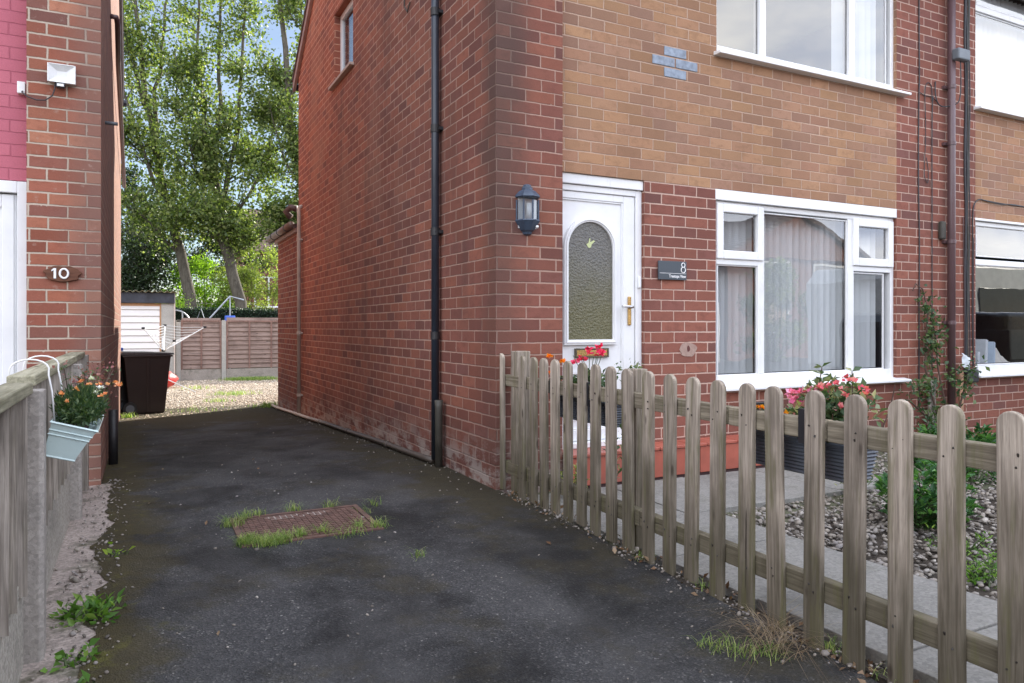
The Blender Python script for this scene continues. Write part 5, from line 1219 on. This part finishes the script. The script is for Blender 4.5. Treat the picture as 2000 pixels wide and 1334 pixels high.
# far house
fh = thing('brick_house', 'distant brick house with white windows seen between the trees', 'house', (9, 42, 0))
b = MB(); b.box(3.4, 26, 40, 47, -.5, 5.6); b.build('wall', M['brick_far'], fh)
b = MB(); b.prism([(39.4, 5.4), (43.5, 8.4), (47.6, 5.4)], 3.0, 26.4, 'x'); b.build('roof', M['tiles'], fh)
for x in (4.5, 7.9, 12, 16): 
    for z in (2.1,):
        b = MB(); rectring(b, x - .6, x + 1.0, z + .1, z + 1.9, .09, 39.93, 40.02); b.box(x + .15, x + .24, 39.93, 40.02, z + .2, z + 1.8); f = b.build('window', M['pvc'], fh); pane(x - .5, x + .9, z + .2, z + 1.8, 39.97, f)
b = MB(); b.box(3.2, 13, 38.3, 39.9, 1.6, 1.85); b.build('porch_roof', M['white_paint'], fh)
b = MB(); b.box(-6, 3.0, 36, 40, -.5, 1.9); o = b.build('outbuilding', M['brick_far']); tag(o, 'low pale roofed outbuilding behind the hedge and tree trunks', 'outbuilding')
MB().box(-6.2, 3.2, 35.8, 40.2, 1.92, 2.35).build('roof', plain('pale_roof', (.5, .46, .42), .8), o)

# ---------------------------------------------------------------- trees
def lerp_path(P, t):
    P = np.array(P); s_ = t * (len(P) - 1); i = min(int(s_), len(P) - 2); return P[i] + (P[i + 1] - P[i]) * (s_ - i)
def tree(label, trunk, r0, r1, limbs, leafm, leafn, size, spread=.9, sub=6, sublen=2.0, name='tall_tree', leafclear=0., clump=.42):
    t = thing(name, label, 'tree', tuple(trunk[0]), 'tall trees behind the back fence')
    b = MB()
    def wig(P, amp, n):
        out = []
        for k in range(n + 1):
            q = lerp_path(P, k / n); out.append(q + amp * np.array([mnoise.noise(Vector(q * .8 + np.array([3, 0, 0]))), mnoise.noise(Vector(q * .8 + np.array([0, 7, 0]))), 0]))
        return out
    tp = wig(trunk, .18, 14); b.tube(tp, list(np.linspace(r0, r1, 15)), 10)
    cents = []
    for (lb, rr) in limbs:
        lp = wig(lb, .22, 10); b.tube(lp, list(np.linspace(rr * .62, rr * .16, 11)), 7)
        L_ = len(lp)
        for k in range(sub * 3):
            f_ = random.uniform(.12, 1); q = lerp_path(lp, f_); an = random.random() * 6.28
            ln = sublen * (1.15 - .6 * f_) * random.uniform(.5, 1.1)
            d = np.array([math.cos(an), math.sin(an) * .8, random.uniform(.15, .95)]); d /= np.linalg.norm(d)
            e = q + d * ln; mid = (q + e) / 2 + rng.normal(size=3) * .12
            b.tube([q, mid, e], [rr * .22 * (1.2 - f_) + .012, .014, .006], 4, cap=False)
            for j in range(6):
                g = .3 + .7 * (j + random.random()) / 6; c_ = q + (e - q) * g + rng.normal(size=3) * .12; cents.append(c_)
                if random.random() < .5:
                    e2 = c_ + rng.normal(size=3) * .35; b.tube([c_, e2], [.008, .004], 3, cap=False); cents.append(e2)
    b.build('trunk', M['bark'], t, smooth=True)
    cents = np.array(cents); cents = cents[cents[:, 2] > leafclear]
    idx = rng.integers(0, len(cents), leafn); w_ = rng.random(len(cents)); idx = idx[rng.random(leafn) < .12 + .88 * w_[idx] ** 1.5]
    P = cents[idx] + rng.normal(size=(len(idx), 3)) * clump * rng.random((len(idx), 1)) ** .5
    P = P[P[:, 2] > leafclear]
    leaves('crown', P, size, leafm, t, up=.1, aspect=.8); return t
# tree A: leaning left trunk
tA = [(-.12, 28.2, -.4), (-.12, 28.2, 1.9), (-.55, 28.4, 3.9), (-.9, 28.6, 5.6), (-1.45, 28.9, 8.2), (-1.65, 29, 9.8), (-2.3, 29.2, 15.5)]
tree('tall tree with a pale leaning trunk behind the fence on the left', tA, .27, .08,
     [([(-1.45, 28.9, 8.2), (-1.4, 29, 11), (-1.0, 29, 14), (-.9, 29, 17)], .17), ([(-.9, 28.6, 5.6), (-1.8, 28.2, 7.6), (-2.7, 28.2, 10.5), (-3.2, 28.3, 14)], .15), ([(-1.65, 29, 9.8), (-2.3, 29.2, 12), (-2.9, 29.2, 15.5)], .14),
      ([(-.55, 28.4, 3.9), (-1.6, 28, 5.2), (-2.6, 28, 6.0)], .09), ([(-.7, 28.5, 4.8), (-.2, 28.2, 6.5), (.2, 28, 8.5)], .08), ([(-1.2, 28.8, 7), (-2.2, 28.4, 8.2), (-3.0, 28.2, 8.8)], .08)], M['leaf_tree'], 31000, .13, clump=.34, leafclear=2.9)
tB = [(1.65, 27.3, -.4), (1.65, 27.3, 1.8), (1.25, 27.5, 3.8), (.9, 27.7, 5.4), (.8, 27.8, 6.2)]
tree('tall many limbed tree in the middle behind the back fence', tB, .26, .19,
     [([(.8, 27.8, 6.0), (.35, 27.8, 8.5), (.1, 27.9, 12), (-.1, 28, 17)], .20), ([(.8, 27.8, 6.2), (.85, 27.8, 9.5), (.9, 27.9, 13), (.95, 28, 18)], .20), ([(.85, 27.8, 6.0), (1.5, 27.6, 8.5), (1.75, 27.5, 12.5), (1.9, 27.4, 17)], .19),
      ([(.9, 27.7, 5.4), (.1, 27.6, 7), (-.6, 27.5, 9.5), (-.8, 27.5, 12)], .11), ([(1.0, 27.6, 5), (2.1, 27.2, 6.6), (2.9, 27, 9), (3.3, 27, 12)], .13), ([(1.25, 27.5, 3.9), (2.3, 27.1, 4.8), (3.3, 26.8, 5.2)], .07), ([(1.1, 27.6, 4.4), (.2, 27.4, 5.3), (-.5, 27.2, 5.6)], .07)], M['leaf_tree'], 62000, .13, clump=.34, leafclear=2.9)
tC = [(4.9, 26.0, -.4), (4.5, 26.2, 3.5), (3.9, 26.4, 7), (3.4, 26.6, 10), (3.0, 26.8, 16)]
tree('tall leafy tree partly hidden by the gable on the right', tC, .32, .08,
     [([(3.9, 26.4, 7), (4.4, 26.2, 10), (4.6, 26.1, 16)], .14), ([(4.1, 26.3, 6), (3.2, 26.4, 8), (2.6, 26.4, 10.5)], .10), ([(4.4, 26.2, 4), (3.6, 26.3, 5.2), (2.9, 26.4, 6)], .08), ([(3.4, 26.6, 10), (3.9, 26.6, 13), (3.9, 26.6, 17)], .1), ([(4.3, 26.2, 5), (4.9, 26, 7), (5.2, 26, 10)], .1)], M['leaf_tree'], 46000, .13, clump=.34, leafclear=3.2)
# dark evergreen at left
tD = [(-3.6, 31, -.4), (-3.5, 31, 4), (-3.4, 31, 8)]
tree('dark dense tree low behind the garage roof', tD, .3, .08, [([(-3.5, 31, 1.2), (-2.6 + .3 * k, 30.6, 2.2 + k * .7), (-2.0 + .2 * k, 30.4, 3.2 + k * .8)], .06) for k in range(4)] + [([(-3.5, 31, 2), (-4.2, 31, 4), (-4.4, 31, 6.5)], .08), ([(-3.5, 31, 2), (-1.8, 31, 3), (-.9, 31, 4.0)], .07), ([(-3.5, 31, 1.0), (-2.2, 31, 1.6), (-1.2, 31, 2.2)], .07)], M['leaf_dark'], 30000, .11, sub=6, sublen=1.5, leafclear=.6)
# lit shrubs beyond the fence
def bush(label, c, r, n_, m, size, name='sunlit_shrub'):
    t = thing(name, label, 'shrub', (c[0], c[1], -.4)); cl = rand_in(c, r, max(8, n_ // 220)); P = []
    stems('stems', [((c[0], c[1], -.4), q) for q in cl[:14]], .02, 'stemr', t)
    P = cl[rng.integers(0, len(cl), n_)] + rng.normal(size=(n_, 3)) * np.array([.22, .22, .17]); leaves('foliage', P, size, m, t, up=.4, aspect=.7); return t
bush('bright yellow green shrub between the two tree trunks', (.5, 31.5, 2.6), (1.4, .8, 1.6), 7000, M['leaf_bright'], .10)
bush('lime green bush low behind the garage corner', (-1.0, 30.5, 1.8), (1.1, .7, 1.0), 4500, M['leaf_bright'], .10)
bush('pale feathery tree right of the darker trunk', (2.6, 30.8, 3.2), (1.5, .8, 2.0), 9000, M['leaf_pale'], .10)
bush('small lime shrub beside the play frame', (-.9, 26, 1.75), (.5, .4, .35), 1400, M['leaf_bright'], .07)
bush('mid green tree canopy far behind the trunks', (1.0, 36, 5.5), (3.8, 1.0, 2.4), 12000, M['leaf_dark'], .14, 'background_tree')
bush('leafy tree far behind the left trunk', (-2.6, 36, 6.0), (1.8, 1.0, 2.8), 7000, M['leaf_dark'], .14, 'background_tree')

# ---------------------------------------------------------------- across the street (seen in the window glass)
def opp(x, y, label, m, gable=True):
    t = thing('brick_house', label, 'house', (x, y, 0))
    MB().box(x - 4, x + 4, y - 7, y, -.4, 4.25).build('wall', m, t)
    MB().prism([(x - 4.3, 4.1), (x, 6.1), (x + 4.3, 4.1)], y - 7.2, y + .2, 'y').build('roof', m if gable else M['tiles'], t)
    b = MB(); b.prism([(x - 4.5, 4.05), (x, 6.15), (x + 4.5, 4.05), (x + 4.5, 4.22), (x, 6.32), (x - 4.5, 4.22)], y - 7.3, y + .35, 'y'); b.build('roof_tiles', M['tiles'], t)
    for dx in (-2.4, 1.2):
        for z in (.9, 2.75):
            b = MB(); rectring(b, x + dx, x + dx + 1.8, z, z + 1.2, .08, y + .0, y + .05); f = b.build('window', M['pvc'], t); MB().box(x + dx + .08, x + dx + 1.72, y + .005, y + .012, z + .08, z + 1.12).build('pane', M['glass'], f)
    b = MB(); b.box(x + .9, x + 1.7, y - 3, y - 2, 5.0, 7.3); b.build('chimney', m, t); return t
opp(24, -18.5, 'gabled brick house across the street facing the lounge window', M['brick_far']); opp(14, -18.5, 'gabled brick house with a chimney across the street left of the hedge', M['brick_far']); opp(4, -18.5, 'gabled brick house across the street opposite the front door', M['brick_far']); opp(-7, -18.5, 'brick house across the street to the left', M['brick_far'])
M['vanglass'] = plain('dark_van_glass', (.05, .06, .07), .08, bump=0)
def van(label, loc, rz, h=2.0, l=4.8, m=None, caravan=False):
    t = thing('parked_van', label, 'van', (0, 0, 0)); w_ = .95
    m = m or M['white_paint']
    if caravan: pl = [(-l / 2, .45), (l / 2, .45), (l / 2, h * .55), (l / 2 - .35, h), (-l / 2 + .25, h), (-l / 2, h - .3)]
    else: pl = [(-l / 2, .35), (l / 2, .35), (l / 2, .95), (l / 2 - .75, 1.15), (l / 2 - 1.45, h - .1), (l / 2 - 1.8, h), (-l / 2 + .1, h), (-l / 2, h - .15)]
    b = MB(); b.prism(pl, -w_, w_, 'y'); b.build('body', m, t, .06, seg=3)
    for s_ in (-1, 1):
        b = MB(); ya = s_ * (w_ + .004)
        b.box(-l / 2 + .5, -l / 2 + 2.0, min(ya, ya + s_ * .01), max(ya, ya + s_ * .01), h * .52, h * .82); b.box(-l / 2 + 2.3, l / 2 - 1.6, min(ya, ya + s_ * .01), max(ya, ya + s_ * .01), h * .52, h * .82); b.build('side_window', M['vanglass'], t, .004)
        for xx in (-l / 2 + .9, l / 2 - .9):
            b = MB(); b.lathe([(0, -.1), (.31, -.1), (.33, -.06), (.33, .06), (.31, .1), (0, .1)], (xx, s_ * .85, .33), 20, 'y'); b.build('wheel', M['rubber'], t)
    if not caravan:
        b = MB(); b.prism([(l / 2 - .70, 1.17), (l / 2 - 1.40, h - .14), (l / 2 - 1.42, h - .10), (l / 2 - .66, 1.19)], -.82, .82, 'y'); b.build('windscreen', M['glass_up'], t)
    t.location = loc; t.rotation_euler.z = rz; return t
van('white panel van parked across the street', (9.5, -11.3, -.24), R(180), 2.1)
van('pale grey caravan parked in the neighbouring front garden', (12.2, -4.3, -.12), R(8), 2.35, 5.2, plain('caravan_grey', (.5, .53, .54), .35), True)
van('dark hatchback parked beside the caravan in front of the neighbour window', (9.9, -2.3, -.12), R(5), 1.42, 4.0, plain('car_dark', (.02, .025, .035), .15, bump=0))
bush('green hedge across the street opposite the lounge window', (19.5, -15.5, 1.6), (1.4, 1.0, 1.8), 5000, M['leaf_tree'], .14, 'street_bush')
bpy.context.view_layer.update()
